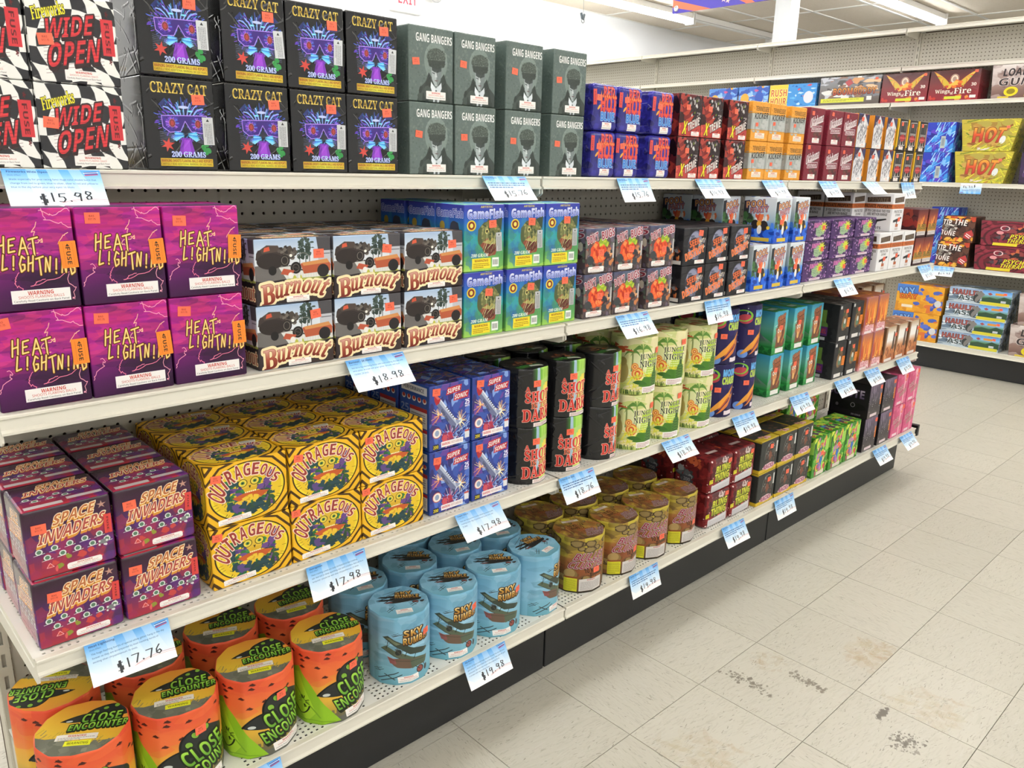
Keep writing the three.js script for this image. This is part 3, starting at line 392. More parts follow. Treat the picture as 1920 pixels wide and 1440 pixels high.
ART.bugs = (A, f) => {
  A.bg('#55484a'); A.mess(90, ['#6d5a55', '#473c3f', '#7c6f66', '#5c6a60', '#8a4a3c', '#6b5f70', '#3b3235'], 3, 11);
  if (f === 'top') { A.mess(30, ['#8a8084', '#a59a98', '#6a2f30'], 4, 12); return; }
  A.G(['rgba(80,90,130,.8)', 'rgba(80,90,130,0)'], 90, 0, 0, 100, 26);
  if (f === 'side') { A.T('GS', 30, 8, 62, 18, '#8d3442', { st: '#d9c5c8', sw: 10, rot: -12 }); A.E(60, 38, 18, 14, '#7d9a88'); A.E(40, 72, 26, 18, '#33363a'); A.mess(10, ['#b35a3c', '#6a7a68', '#cabfae'], 4, 9, 0, 30, 100, 50); A.R(10, 86, 60, 12, '#8b7f66'); return; }
  A.blob(44, 52, 26, 24, '#d9502c', 22, .16); A.mess(26, ['#e8703a', '#c2401f', '#ef8a4e', '#b53320'], 2, 7, 26, 36, 36, 36); A.mess(14, ['#8aa832', '#b8c43a'], 3, 7, 48, 26, 26, 12); A.mess(14, ['#c07a4a', '#d9a070', '#7c4632', '#333840', '#51606a'], 3, 8, 62, 46, 34, 36); A.E(72, 80, 9, 8, '#3a4046'); A.E(16, 70, 11, 10, '#3c4042');
  A.T("DON'T", 3, 13, 38, 17, '#8d2f3e', { st: '#e0c8cc', sw: 14, rot: -16 }); A.T('BUGS', 52, 4, 44, 18, '#8d2f3e', { st: '#e0c8cc', sw: 14, rot: -12 }); A.R(92, 34, 6, 34, '#b9b6b2'); A.warn(10, 84, 54, 12, { rad: 3 });
};
ART.seek = (A, f) => {
  A.bg('#1e1e22'); A.mess(30, ['#26262b', '#17171a', '#2e2d31'], 6, 18); if (f === 'top') { A.mess(20, ['#3b3134', '#4a3c3a'], 5, 14); return; }
  if (f === 'side') { A.mess(16, ['#b0562f', '#d8884e', '#4a3a3a', '#7d8086'], 3, 8, 55, 30, 35, 50); A.R(55, 86, 40, 10, '#e2ddd8'); return; }
  A.E(50, 46, 30, 38, '#6d7088'); A.E(47, 44, 26, 33, '#8a8ea6'); A.mess(10, ['#5a5c70', '#3a3b48'], 4, 10, 30, 16, 40, 60); A.blob(44, 46, 22, 20, '#35343c', 18, .2); A.mess(16, ['#8f8c90', '#c4b8a4', '#55535a'], 2, 6, 62, 30, 26, 24);
  A.T('SEEK', 26, 30, 42, 17, '#e0703e', { st: '#8a3a1a', sw: 10, rot: -14 }); A.T('&', 40, 45, 12, 12, '#d9683a'); A.T('DESTROY', 10, 56, 80, 20, '#dd6a38', { st: '#f0a070', sw: 8, rot: -17 }); A.warn(52, 86, 40, 10);
};
ART.pool = (A, f) => {
  A.G(['#d6dde4', '#c9d4dc', '#9fb8c8', '#2456c0', '#1c44b0'], 90); A.R(0, 68, 100, 32, '#1f52c4'); A.mess(20, ['#2b66d8', '#1a3f9e', '#4d86e4'], 4, 14, 0, 68, 100, 30);
  if (f === 'top') { A.bg('#c8d0da'); A.mess(20, ['#3b5fb0', '#d8dde2', '#8d6a54'], 6, 16); return; }
  const t = f === 'side' ? [8, 8, 62, 14, 22, 22, 54, 12] : [16, 10, 74, 14, 26, 25, 62, 12]; A.P([0, 10, 18, 8, 16, 64, 0, 68], '#252a2e'); A.mess(10, ['#3f6a3a', '#5d7d54', '#2f4030'], 4, 9, 0, 40, 30, 26);
  A.T('POOL', t[0], t[1], t[2], t[3], '#d9a05c', { st: '#5a3f6c', sw: 16, rot: -6 }); A.T('PARTY', t[4], t[5], t[6], t[7], '#c98a78', { st: '#6a4a7c', sw: 16, rot: -6 });
  A.mess(8, ['#d8553a', '#e87a4a', '#e9e4de'], 4, 9, 40, 38, 40, 12); A.E(40, 60, 12, 10, '#2b2624'); A.E(66, 62, 13, 11, '#332b28'); A.E(52, 58, 7, 7, '#e5a83a'); A.E(54, 70, 7, 9, '#e9e5de'); A.O(54, 72, 6, 8, '#f2f0ea', 1.4); A.E(80, 66, 5, 4, '#e8c63a'); A.R(f === 'side' ? 30 : 22, 88, 56, 8, '#d5b53e');
};
ART.purple = (A, f) => {
  A.bg('#371f52'); A.dots(260, ['#8d5f9c', '#6a3f7c', '#b892be', '#52306a'], .8, 2.2); A.mess(14, ['#2a1642', '#472a62'], 6, 14);
  if (f !== 'front') return;
  A.T('JUMBO', 26, 14, 34, 26, '#b23a8a', { st: '#e8a8d0', sw: 10 }); A.blob(54, 52, 18, 26, '#8fae86', 16, .2); A.T('CRACKLE', 38, 44, 34, 26, '#5d7d58', { st: '#c4d8b8', sw: 10 }); A.star(68, 34, 17, 8, 10, '#c9cf3e', 0, 1.9); A.warn(30, 84, 44, 13, { bg: '#d8c8d6' });
};
ART.priv = (A, f) => {
  A.bg('#e3e2e4'); A.R(0, 28, 100, 12, '#c46a38'); if (f === 'top') { A.bg('#d9d6d4'); A.R(10, 40, 80, 16, '#a8542e'); return; }
  A.P([10, 12, 88, 8, 90, 22, 12, 25], '#4a3a30'); A.T('PRIVATE', 16, 12, 66, 10, '#7a6a5a', {}); if (f === 'side') { A.T('PRIVATE PROPERTY', 4, 29.5, 92, 9, '#2c211c'); A.T('IF YOU CAN READ THIS YOU', 8, 43, 84, 7, '#3a3636'); A.T('ARE WITHIN RANGE', 16, 52, 68, 7, '#3a3636'); A.P([20, 72, 82, 66, 84, 69, 54, 75, 50, 84, 46, 84, 48, 76, 20, 77], '#2c2a2b'); A.T('8 SHOTS', 18, 88, 50, 7, '#333'); return; }
  A.T('PROPERTY', 12, 30, 76, 8, '#8a4420'); A.T('PROTECTED', 18, 44, 66, 7, '#4a4646'); A.T('ZONE', 30, 53, 40, 6, '#4a4646'); A.P([18, 70, 84, 62, 86, 66, 56, 72, 50, 82, 45, 82, 46, 74, 18, 76], '#2c2a2b'); A.R(42, 80, 22, 8, '#b05f3a'); A.R(40, 90, 26, 6, '#c9bdb8');
};
ART.ember = (A, f) => {
  A.bg('#3a2024'); if (f !== 'front') { A.mess(20, ['#4a2226', '#5a2a2c'], 8, 20); A.mess(14, ['#8d2f2a', '#8d3c30'], 6, 16, 20, 0, 80, 60); return; }
  A.G(['#5a2a2c', '#8d3c30', '#c2682e', '#b98a3a'], 90, 0, 0, 100, 80); for (let i = 0; i < 16; i++) A.P([A.r() * 90, 62, A.r() * 90 + 6, 18 + A.r() * 30, A.r() * 90 + 10, 62], ['#e08a3a', '#c24a2c', '#6a2428', '#f0b050'][i % 4]); A.T('BLAZE', 10, 54, 80, 16, '#a8903a', { st: '#3a2814', sw: 14 }); A.R(8, 78, 84, 14, '#d9d2d0'); A.fine(10, 80, 78, 10, '#8a8484', 4);
};
// ---- third shelf
ART.space = (A, f) => {
  A.G(['#2f1626', '#3d1a3a', '#52226a', '#7c2450', '#b02a38'], 90); A.mess(30, ['rgba(90,40,130,.5)', 'rgba(150,40,90,.45)', 'rgba(60,30,80,.5)', 'rgba(190,50,60,.4)'], 5, 16, 0, 40, 100, 60);
  const discs = (n) => { for (let i = 0; i < n; i++) { const a = 14 + (i % 5) * 17 + (i > 4 ? 8 : 0), b = (i > 4 ? 70 : 60) - (i % 5) * 1.2; A.E(a, b + 2, 5, 2, '#3a3a3e'); A.E(a, b, 4, 4, '#d9dcd8'); A.E(a, b, 2.6, 2.7, '#55765f'); A.L([a - 6, b + 4, a + 6, b + 3], '#dcdfe0', .7); } };
  const title = (y0, k) => { const o = { sk: -.28, sy: -.14 }; for (const [w, x0, y, ww, h, c] of [['SPACE', 34, y0, 46, 15 * k, '#b4683a'], ['INVADERS', 16, y0 + 19 * k, 74, 17 * k, '#a8483e']]) { A.T(w, x0, y, ww, h, '#d8963a', { ...o, sh: '#d08c34', sd: 17, sx: -.1, sw: 10 }); A.T(w, x0, y, ww, h, c, { ...o, st: '#f6e2bc', sw: 11 }); A.T(w, x0, y, ww, h, c, o); } };
  if (f === 'side') { title(10, 1); discs(10); return; }
  if (f === 'top') { title(8, .9); discs(8); A.R(6, 86, 42, 9, '#cfc4c6'); A.R(54, 78, 40, 9, '#cfc4c6'); return; }
  title(10, 1); discs(10); A.E(86, 68, 6, 3.4, '#77787c'); A.dots(6, ['#d9dcd8'], 1, 1.6, 80, 62, 12, 12); A.star(88, 14, 6, 2, 5, '#b98a7c'); A.mess(8, ['#c2403e', '#8a8f34', '#d95a5a'], 2, 5, 10, 74, 70, 16); A.P([20, 85, 24, 79, 28, 85], null, '#f0a8a8', .8); A.warn(42, 86, 40, 9, { rad: 3 });
};
ART.outr = (A, f) => {
  A.bg('#e7b225');
  const T = false, ring = (s, col, lw) => { const p = []; for (let i = 0; i < 10; i++) { const a = (i + .5) / 10 * 6.283; p.push(50 + Math.cos(a) * s, 50 + Math.sin(a) * s); } A.P(p, null, col, lw); };
  for (const [s, w] of [[78, 4.4], [66, 4], [55.5, 3.2]]) ring(s, T ? '#4a4420' : '#4a3216', w);
  A.E(50, 50, 46, 46, T ? '#8a8430' : '#e8cf34'); A.O(50, 50, 46, 46, '#3a2812', 1.8); A.E(50, 51, 42, 42, T ? '#33301d' : '#e0bd2e');
  const g = T ? ['#2f4a2c', '#4a4028', '#5a3f2a', '#3a4a3a', '#2a3020'] : ['#2f6a3c', '#3b7d44', '#4b3a7c', '#6a4a86', '#2c4a50', '#3a5a34'];
  A.mess(90, g, 2, 7, 20, 32, 60, 52); A.streaks(60, T ? ['#22241a'] : ['#1f3a2a', '#2c2a4a', '#1c2c22'], 7, .6, 60, 180, 20, 32, 60, 52);
  A.E(52, 38, 11, 13, T ? '#7a6a2a' : '#d6b23a'); A.P([44, 46, 62, 46, 58, 60, 48, 60], T ? '#6d5a24' : '#cfa62e'); for (const e of [44, 59]) { A.E(e, 37, 5.4, 6, T ? '#8a7a3a' : '#dfc94a'); A.O(e, 37, 5.4, 6, '#3a3416', .9); A.E(e, 37, 2.4, 2.6, '#4a7a44'); A.E(e, 37, 1, 1.1, '#111'); } A.P([51, 43, 54, 43, 52.5, 48], '#3a2c12'); for (let i = 0; i < 6; i++) A.R(46 + i * 2.4, 52, 1.8, 4, '#efe6c0');
  A.P([30, 58, 44, 54, 62, 54, 76, 58, 66, 66, 40, 66], T ? '#7a4024' : '#c05a2c'); A.mess(14, T ? ['#7a6a30'] : ['#e0bb3a', '#c99a2a'], 2, 6, 38, 60, 26, 14); A.mess(24, T ? ['#2f3f2c', '#44303a'] : ['#2c4a50', '#314a3a', '#5d4a80', '#264046'], 2, 7, 30, 72, 44, 16);
  if (!T) for (let i = 0; i < 30; i++) { const a = A.r() * 6.28; A.L([50 + Math.cos(a) * 38, 54 + Math.sin(a) * 38, 50 + Math.cos(a) * 43, 54 + Math.sin(a) * 43], '#4a3a14', .5); }
  A.arc('OUTRAGEOUS', 50, 55, 38.5, 39, -82, 66, (t) => 27 - 12 * t, T ? '#6d3038' : '#963a34', { cw: 8.4, st: T ? '#a88a80' : '#ecd0bc', sw: 11, turn: .5 });
  if (f === 'top') A.at(70, 12, 20, 12, 12, () => { A.R(0, 0, 100, 100, '#e4dfd2'); A.fine(8, 10, 84, 80, '#8a8470', 4); }); else if (f === 'front') A.at(12, 88, 40, 9, -3, () => A.warn(0, 0, 100, 100, { rad: 8 }));
};
ART.rock = (A, f) => {
  A.bg('#2b3f92'); A.mess(60, ['#3450a8', '#24307c', '#4a6ac0', '#5d3f96', '#7a9ad8', '#2c2a6a'], 4, 13);
  if (f === 'top') { A.streaks(30, ['#8a7a70', '#b9b0b8', '#5a5060', '#c06a58'], 30, 1.6, -20, 60); A.mess(10, ['#3a3240', '#70606a'], 4, 12); return; }
  if (f === 'side') { A.bg('#234690'); A.R(8, 4, 84, 12, '#c9cdd6'); A.T('PERFORMANCE', 16, 7, 66, 6, '#2c3a5a'); A.dots(0, []); for (let i = 0; i < 5; i++) { A.E(16 + i * 17, 25, 6, 4, '#d9d4d0'); A.E(16 + i * 17, 24, 4.4, 3, '#9a2f2c'); } A.T('25', 6, 36, 26, 12, '#7a8ab8'); A.R(36, 36, 56, 30, '#c8cace'); A.R(36, 36, 56, 6, '#9a2f34'); A.R(36, 68, 56, 26, '#d5d6d8'); A.R(36, 68, 56, 5, '#b03038'); A.fine(40, 75, 48, 17, '#7a7a80', 7); A.fine(40, 45, 48, 18, '#77777c', 5); A.mess(10, ['#5a86d0', '#8ab0e0'], 3, 8, 0, 50, 30, 50); return; }
  A.burst(24, 46, 26, 6, 24, ['#f2b060', '#e07a4a', '#f6dca0'], .7); A.burst(74, 62, 40, 6, 22, ['#f6e08a', '#f2b04a', '#fff2c0'], .8); A.E(74, 62, 5, 4, '#fdf6d0'); A.burst(50, 84, 40, 6, 30, ['#d0405a', '#e07a8a', '#f0e0f0', '#7aa0e8'], .7); A.streaks(40, ['#9fc0f0', '#d8e6fa', '#5a84d0'], 22, .9, -40, 50, 50, 66, 50, 26); A.mess(12, ['#a82f4a', '#c84a5a', '#7a2a5a'], 2, 8, 30, 76, 30, 14);
  A.P([16, 29, 27, 22, 68, 62, 62, 70, 56, 71], '#aab2ca'); A.P([16, 29, 21, 25.5, 65, 66, 62, 70, 56, 71], '#666e92'); A.P([25, 23, 27, 22, 68, 62, 66.4, 64], '#dde3f0'); A.P([11, 15, 19, 16, 27, 22, 23, 28, 16, 30, 12, 23], '#a82430'); A.P([11, 15, 19, 16, 25, 21, 20, 22], '#d8605c'); A.P([54, 66, 60, 78, 63, 69], '#3f4668').P([62, 58, 76, 62, 67, 66], '#8a94b8');
  for (let i = 0; i < 6; i++) A.L([40 + i * 3.4, 37 + i * 3.6, 43.4 + i * 3.4, 35.6 + i * 3.6], '#2c3048', 1.6); A.T('SUPER SONIC', 24, 46, 26, 5, '#1c2034', { rot: 50 });
  for (const [q, a, b] of [['SUPER', 40, 8], ['SONIC', 58, 19]]) { A.P([a + 3, b - 1, a + 38, b - 3, a + 35, b + 8, a - 1, b + 10], '#b8283a'); A.T(q, a + 3, b, 31, 7, '#f4ecea', { st: '#7a1a24', sw: 6, sk: -.3, rot: -4 }); }
  A.T('25', 86, 30, 11, 8, '#e9eefa'); A.T('SHOTS', 86, 39, 11, 3, '#e9eefa'); A.E(18, 73, 11, 8, '#e8dcd6'); A.O(18, 73, 10.4, 7.6, '#a83a34', 1.2); A.E(18, 73, 5, 4.4, '#8a9ab8'); A.R(8, 90, 14, 8, '#26281e'); A.T('200', 9, 91.5, 12, 5, '#d8c83a'); A.R(28, 88, 54, 8.5, '#ece6e6'); A.T('WARNING', 30, 90, 20, 4, '#c0343a'); A.T('SHOOTS FLAMING BALLS', 52, 90, 28, 4, '#9a5a5c', { f: 'r' }); A.R(86, 80, 11, 11, '#d9d9dc'); A.R(86, 78, 11, 3, '#b84a44');
};
ART.shot = (A, f) => {
  A.bg('#18181a'); if (f === 'top') { A.mess(14, ['#232326', '#101012'], 8, 20); A.mess(30, ['#7a4236', '#9c5a40', '#5a3028', '#a87a50'], 3, 9, 26, 34, 50, 26); A.P([20, 68, 80, 60, 84, 72, 24, 82], '#3f7a34'); A.R(52, 66, 30, 8, '#d0ccc4'); return; }
  A.streaks(30, ['#222225', '#121214'], 20, 1.4, 85, 20);
  A.G(['#161716', '#3a7a2c', '#8fc84a'], 0, 47, 0, 8, 26); A.R(55, 0, 6, 26, '#9fd056'); A.G(['#9fd056', '#1a1b18'], 0, 61, 0, 5, 26); A.P([53, 20, 62, 17, 62, 96, 54, 96], '#a9cc6a'); A.P([51, 0, 53, 0, 54, 60, 52, 80, 50.6, 80, 51, 30], '#9fb8cc'); A.R(56, 30, 6, 60, '#e8d24a'); A.G(['#e8d24a', '#f2e88a', '#c9d86a'], 90, 58, 26, 4, 66);
  for (const [q, a, b, w, h, c] of [['A', 43, 30, 3.2, 8, '#c9342c'], ['SHOT', 43, 38, 20, 18, '#c9342c'], ['IN THE', 47, 57.5, 15, 9, '#b8461f'], ['DARK', 41.5, 68, 23, 20, '#c9342c']]) { A.T(q, a, b, w, h, '#f0b8a4', { f: 's', st: '#f0b8a4', sw: 9, sy: -.1 }); A.T(q, a, b, w, h, c, { f: 's', sy: -.1, st: c, sw: 3 }); }
  A.R(49, 92, 16, 7, '#e6dcd8'); A.fine(50, 93, 13, 5, '#9a6a66', 3); A.R(80, 40, 4, 24, '#c9ccd0');
};
ART.jungle = (A, f) => {
  A.G(['#c9cf8a', '#d6d69a', '#cfd490', '#b9c86a'], 90); A.mess(30, ['#d9dca8', '#c2cc7e', '#dfd8a6'], 5, 14); if (f === 'top') { A.mess(24, ['#6f8a40', '#c2b060', '#8fa050', '#c0704a'], 4, 12); return; }
  const palm = (cx, cy, s) => { for (let i = 0; i < 8; i++) { const a = -2.9 + i * .37, x1 = cx + Math.cos(a) * 9 * s, y1 = cy + Math.sin(a) * 16 * s + Math.abs(i - 3.5) * 3.4 * s; A.C([cx, cy, (cx + x1) / 2, cy - 14 * s, x1, y1 + 6 * s, (cx + x1) / 2, cy - 6 * s, cx, cy + 1], '#5f8a3c', true); } A.C([cx, cy, cx + .6, cy + 22 * s, cx - .2, cy + 46 * s], '#7c8a50', false, 1); };
  palm(48, 20, 1); palm(41, 26, .7); palm(24, 22, .9); palm(78, 22, .9); palm(92, 18, .8);
  A.mess(6, ['#c0603a', '#b8552c'], 2, 4, 28, 14, 8, 10); A.C([33, 22, 38, 16, 42, 24, 38, 22, 33, 24], '#b9522e', true);
  A.P([53, 30, 62, 28, 62, 80, 50, 84], '#a9c43a'); for (let i = 0; i < 9; i++) for (let j = 0; j < 8; j++) A.E(51 + i * 1.2, 46 + j * 4, .42, 1.3, j > 5 ? '#d0602c' : j > 4 ? '#e0a03a' : '#dfe8b0');
  for (const [a, b, s] of [[45, 62, 1], [43, 50, .6], [80, 60, 1], [20, 62, 1]]) { A.E(a, b, 4 * s, 11 * s, '#d87a3c'); A.E(a, b, 3 * s, 8.4 * s, '#e8c66a'); A.E(a, b, 2 * s, 5.6 * s, '#d2602e'); A.E(a, b, .9 * s, 2.4 * s, '#ecd890'); }
  A.streaks(60, ['#e8e03a', '#d9d24a', '#c2cc3a'], 14, .5, -70, 120, 38, 66, 24, 26); A.streaks(60, ['#b9c43a', '#dcd84a'], 14, .5, -70, 120, 0, 70, 100, 26);
  A.P([46, 84, 50, 68, 58, 70, 64, 80, 56, 90], '#4a7a2c'); A.C([42, 78, 47, 68, 53, 82, 47, 84, 42, 78], '#3c6a28', true); A.E(60, 74, 3.6, 16, '#4f7a34'); for (let i = 0; i < 6; i++) A.L([56.6, 62 + i * 5, 63.4, 66 + i * 5], '#25401c', .5).L([63.4, 62 + i * 5, 56.6, 66 + i * 5], '#25401c', .5); A.P([59.4, 46, 61, 46, 61.6, 60, 58.6, 60], '#3f5a34');
  A.E(34, 60, 5, 20, '#a89a58'); A.E(34.5, 42, 3, 8, '#9c8f50'); A.E(70, 64, 4, 16, '#b0a468');
  for (const y of [0, 1]) A.T(y ? 'NIGHT' : 'JUNGLE', 46, y ? 40 : 28, y ? 17 : 18, 11, '#2a2a22', { f: 's', st: '#e9ecc8', sw: 6 });
  for (let i = 0; i < 120; i++) { const a = A.r() * 100; A.L([a, 99, a + A.r() * 1.2 - .6, 90 + A.r() * 5], '#3f5a26', .4); } A.R(49, 86, 14, 11, '#ece8e4'); A.fine(50, 88, 12, 8, '#b07a84', 3); A.R(82, 86, 13, 11, '#ece8e4');
};
ART.moon = (A, f) => {
  A.bg('#251f52'); A.mess(20, ['#2c2560', '#1e1946'], 6, 16); if (f === 'top') { A.mess(20, ['#3a3470', '#5a4a80'], 4, 12); return; }
  for (let i = 0; i < 26; i++) A.star(A.r() * 100, A.r() * 90, .9, .2, 4, '#e6e4f4', 0, 2.6);
  A.E(38, 26, 7, 9, '#b8404e'); A.O(36, 20, 8, 10, '#7cc03a', 2); A.E(38, 92, 5, 8, '#6a92d8'); A.C([36, 92, 44, 70, 62, 42, 56, 76, 36, 94], '#e09a3c', true); A.C([44, 94, 52, 76, 64, 54, 58, 82, 44, 94], '#d2793a', true); A.C([46, 84, 54, 66, 63, 40, 58, 66, 46, 86], '#b8552e', true); A.E(58, 60, 2, 3.6, '#c06a3a'); A.O(58, 60, 2, 3.6, '#e9b85a', .5);
  A.T('MOON', 48, 10, 15, 12, '#4a9ae0', { st: '#8fd0f4', sw: 8 }); A.T('CHASER', 47.5, 24, 17, 13, '#a8c83a', { st: '#d8e87a', sw: 8 }); A.R(52, 88, 12, 8, '#e4d6dc'); A.E(84, 40, 6, 9, '#5a7ac0');
};
ART.camp = (A, f) => {
  if (f === 'top') { A.bg('#2a8440'); A.mess(30, ['#2f8a46', '#35a04c', '#57aeb8'], 5, 14); A.R(30, 60, 40, 18, '#c9ccc8'); return; }
  A.G(['#3c9ac4', '#57aeb8', '#6ab4a4', '#3f9a68', '#2a8a3f', '#1f6a34'], 90); A.P([0, 66, 30, 42, 44, 34, 66, 58, 100, 72, 100, 82, 0, 82], '#7d8c90'); A.P([44, 34, 54, 44, 46, 66, 34, 58, 36, 42], '#a3afae'); A.P([54, 44, 66, 58, 80, 70, 56, 72], '#65757a'); A.G(['rgba(58,150,70,0)', '#2f9a48'], 90, 0, 62, 100, 20); A.R(0, 80, 100, 20, '#2a8440'); A.C([0, 84, 40, 78, 100, 86, 100, 92, 0, 90], '#35a04c', true); A.mess(14, ['#1f6a36', '#2f8a46'], 4, 10, 0, 86, 100, 14);
  A.L([10, 34, 26, 31], '#cfe4ea', 1.4);
  if (f === 'front') { A.R(12, 6, 72, 74, 'rgba(0,0,0,0)'); A.P([24, 74, 26, 20, 40, 12, 78, 12, 84, 30, 80, 84, 20, 84], '#7a4a34'); A.mess(20, ['#8d5a40', '#64382a', '#6f4638'], 4, 10, 24, 14, 56, 66); A.T('CAMP', 22, 10, 58, 11, '#c4764c', { st: '#4a2f24', sw: 16, rot: -8 }); A.T('TOWN', 28, 22, 52, 10, '#b8683e', { st: '#4a2f24', sw: 16, rot: -8 }); A.E(46, 50, 16, 16, '#c9885a'); A.E(36, 46, 6, 5, '#efe4d4'); A.E(52, 45, 6, 5, '#efe4d4'); A.E(37, 46, 2.4, 2.4, '#222'); A.E(52, 46, 2.4, 2.4, '#222'); A.C([70, 76, 98, 50, 76, 36, 86, 56, 62, 74], '#b3743f', true); A.E(44, 66, 8, 8, '#dcae6c'); A.R(26, 86, 58, 11, '#e8e4e0'); }
};
ART.bottle = (A, f) => {
  A.bg('#252528'); A.mess(20, ['#2d2d30', '#1c1c1f'], 6, 16); if (f === 'top') { A.mess(20, ['#4a4644', '#33302f', '#8a8480'], 4, 12); return; } if (f === 'side') { A.R(40, 18, 18, 50, '#6a8a3a'); A.E(48, 60, 18, 12, '#5a7a3a'); A.R(30, 62, 36, 24, '#5a2c6a'); A.T('FUEL', 34, 68, 28, 12, '#c0403a'); A.R(0, 90, 60, 8, '#b9b9bc'); return; }
  for (let i = 0; i < 6; i++) A.O(50, 66, 8 + i * 7, 6 + i * 5, '#4a4a48', 1.4); A.blob(52, 42, 22, 28, '#6d4f34', 18, .2); A.mess(20, ['#8a6a44', '#4a3a2c', '#3c4a34'], 3, 9, 32, 16, 40, 46); A.E(52, 54, 12, 10, '#5a7a64'); A.E(54, 46, 8, 7, '#c9ccc4'); A.R(6, 4, 14, 8, '#c9c9c6'); A.R(18, 86, 56, 10, '#dcd8d4'); A.R(86, 88, 12, 8, '#b0b0b4');
};
ART.fire = (A, f) => {
  A.G(['#a8685c', '#d0793c', '#d8843a', '#a85a34', '#c98a98'], 90); if (f === 'top') { A.mess(20, ['#c2542c', '#e89a3c', '#a85a34'], 5, 14); return; }
  for (let i = 0; i < 40; i++) { const a = 8 + A.r() * 84, b = 75 - A.r() * 20; A.C([a - 4, b, a - 2, b - 30, a + A.r() * 6 - 3, b - 30 - A.r() * 25, a + 4, b - 20, a + 4, b], ['#e89a3c', '#c2542c', '#f0b858', '#b8442a', '#e0703a'][i % 5], true); } A.G(['#7a4468', 'rgba(120,70,110,0)'], 0, 0, 0, 14, 80);
  A.mess(8, ['#e0a8b0', '#c8788a', '#f0d0d4'], 5, 12, 14, 78, 70, 12); A.T('EMBERS', 16, 77, 70, 10, '#b84a5a', { st: '#f2d8dc', sw: 16 }); A.R(14, 91, 60, 7, '#e2d4d4');
};
ART.whbr = (A, f) => {
  if (f === 'top') { A.bg('#b0805c'); A.mess(24, ['#c27a48', '#8a5236', '#e0d8cc'], 5, 14); return; } A.G(['#b59a7a', '#eceae4', '#f0eee9', '#c98a5c', '#b06a40', '#a05a36'], 90); A.mess(30, ['#c27a48', '#8a5236', '#d89a68', '#70442f'], 2, 8, 0, 58, 100, 30); A.P([70, 16, 82, 18, 86, 66, 64, 66], '#5d4a40'); A.P([0, 0, 14, 0, 10, 60, 0, 80], '#8a6a50'); A.P([86, 0, 100, 0, 100, 90, 92, 60], '#77583f'); A.R(10, 90, 66, 8, '#dcd2cc');
};
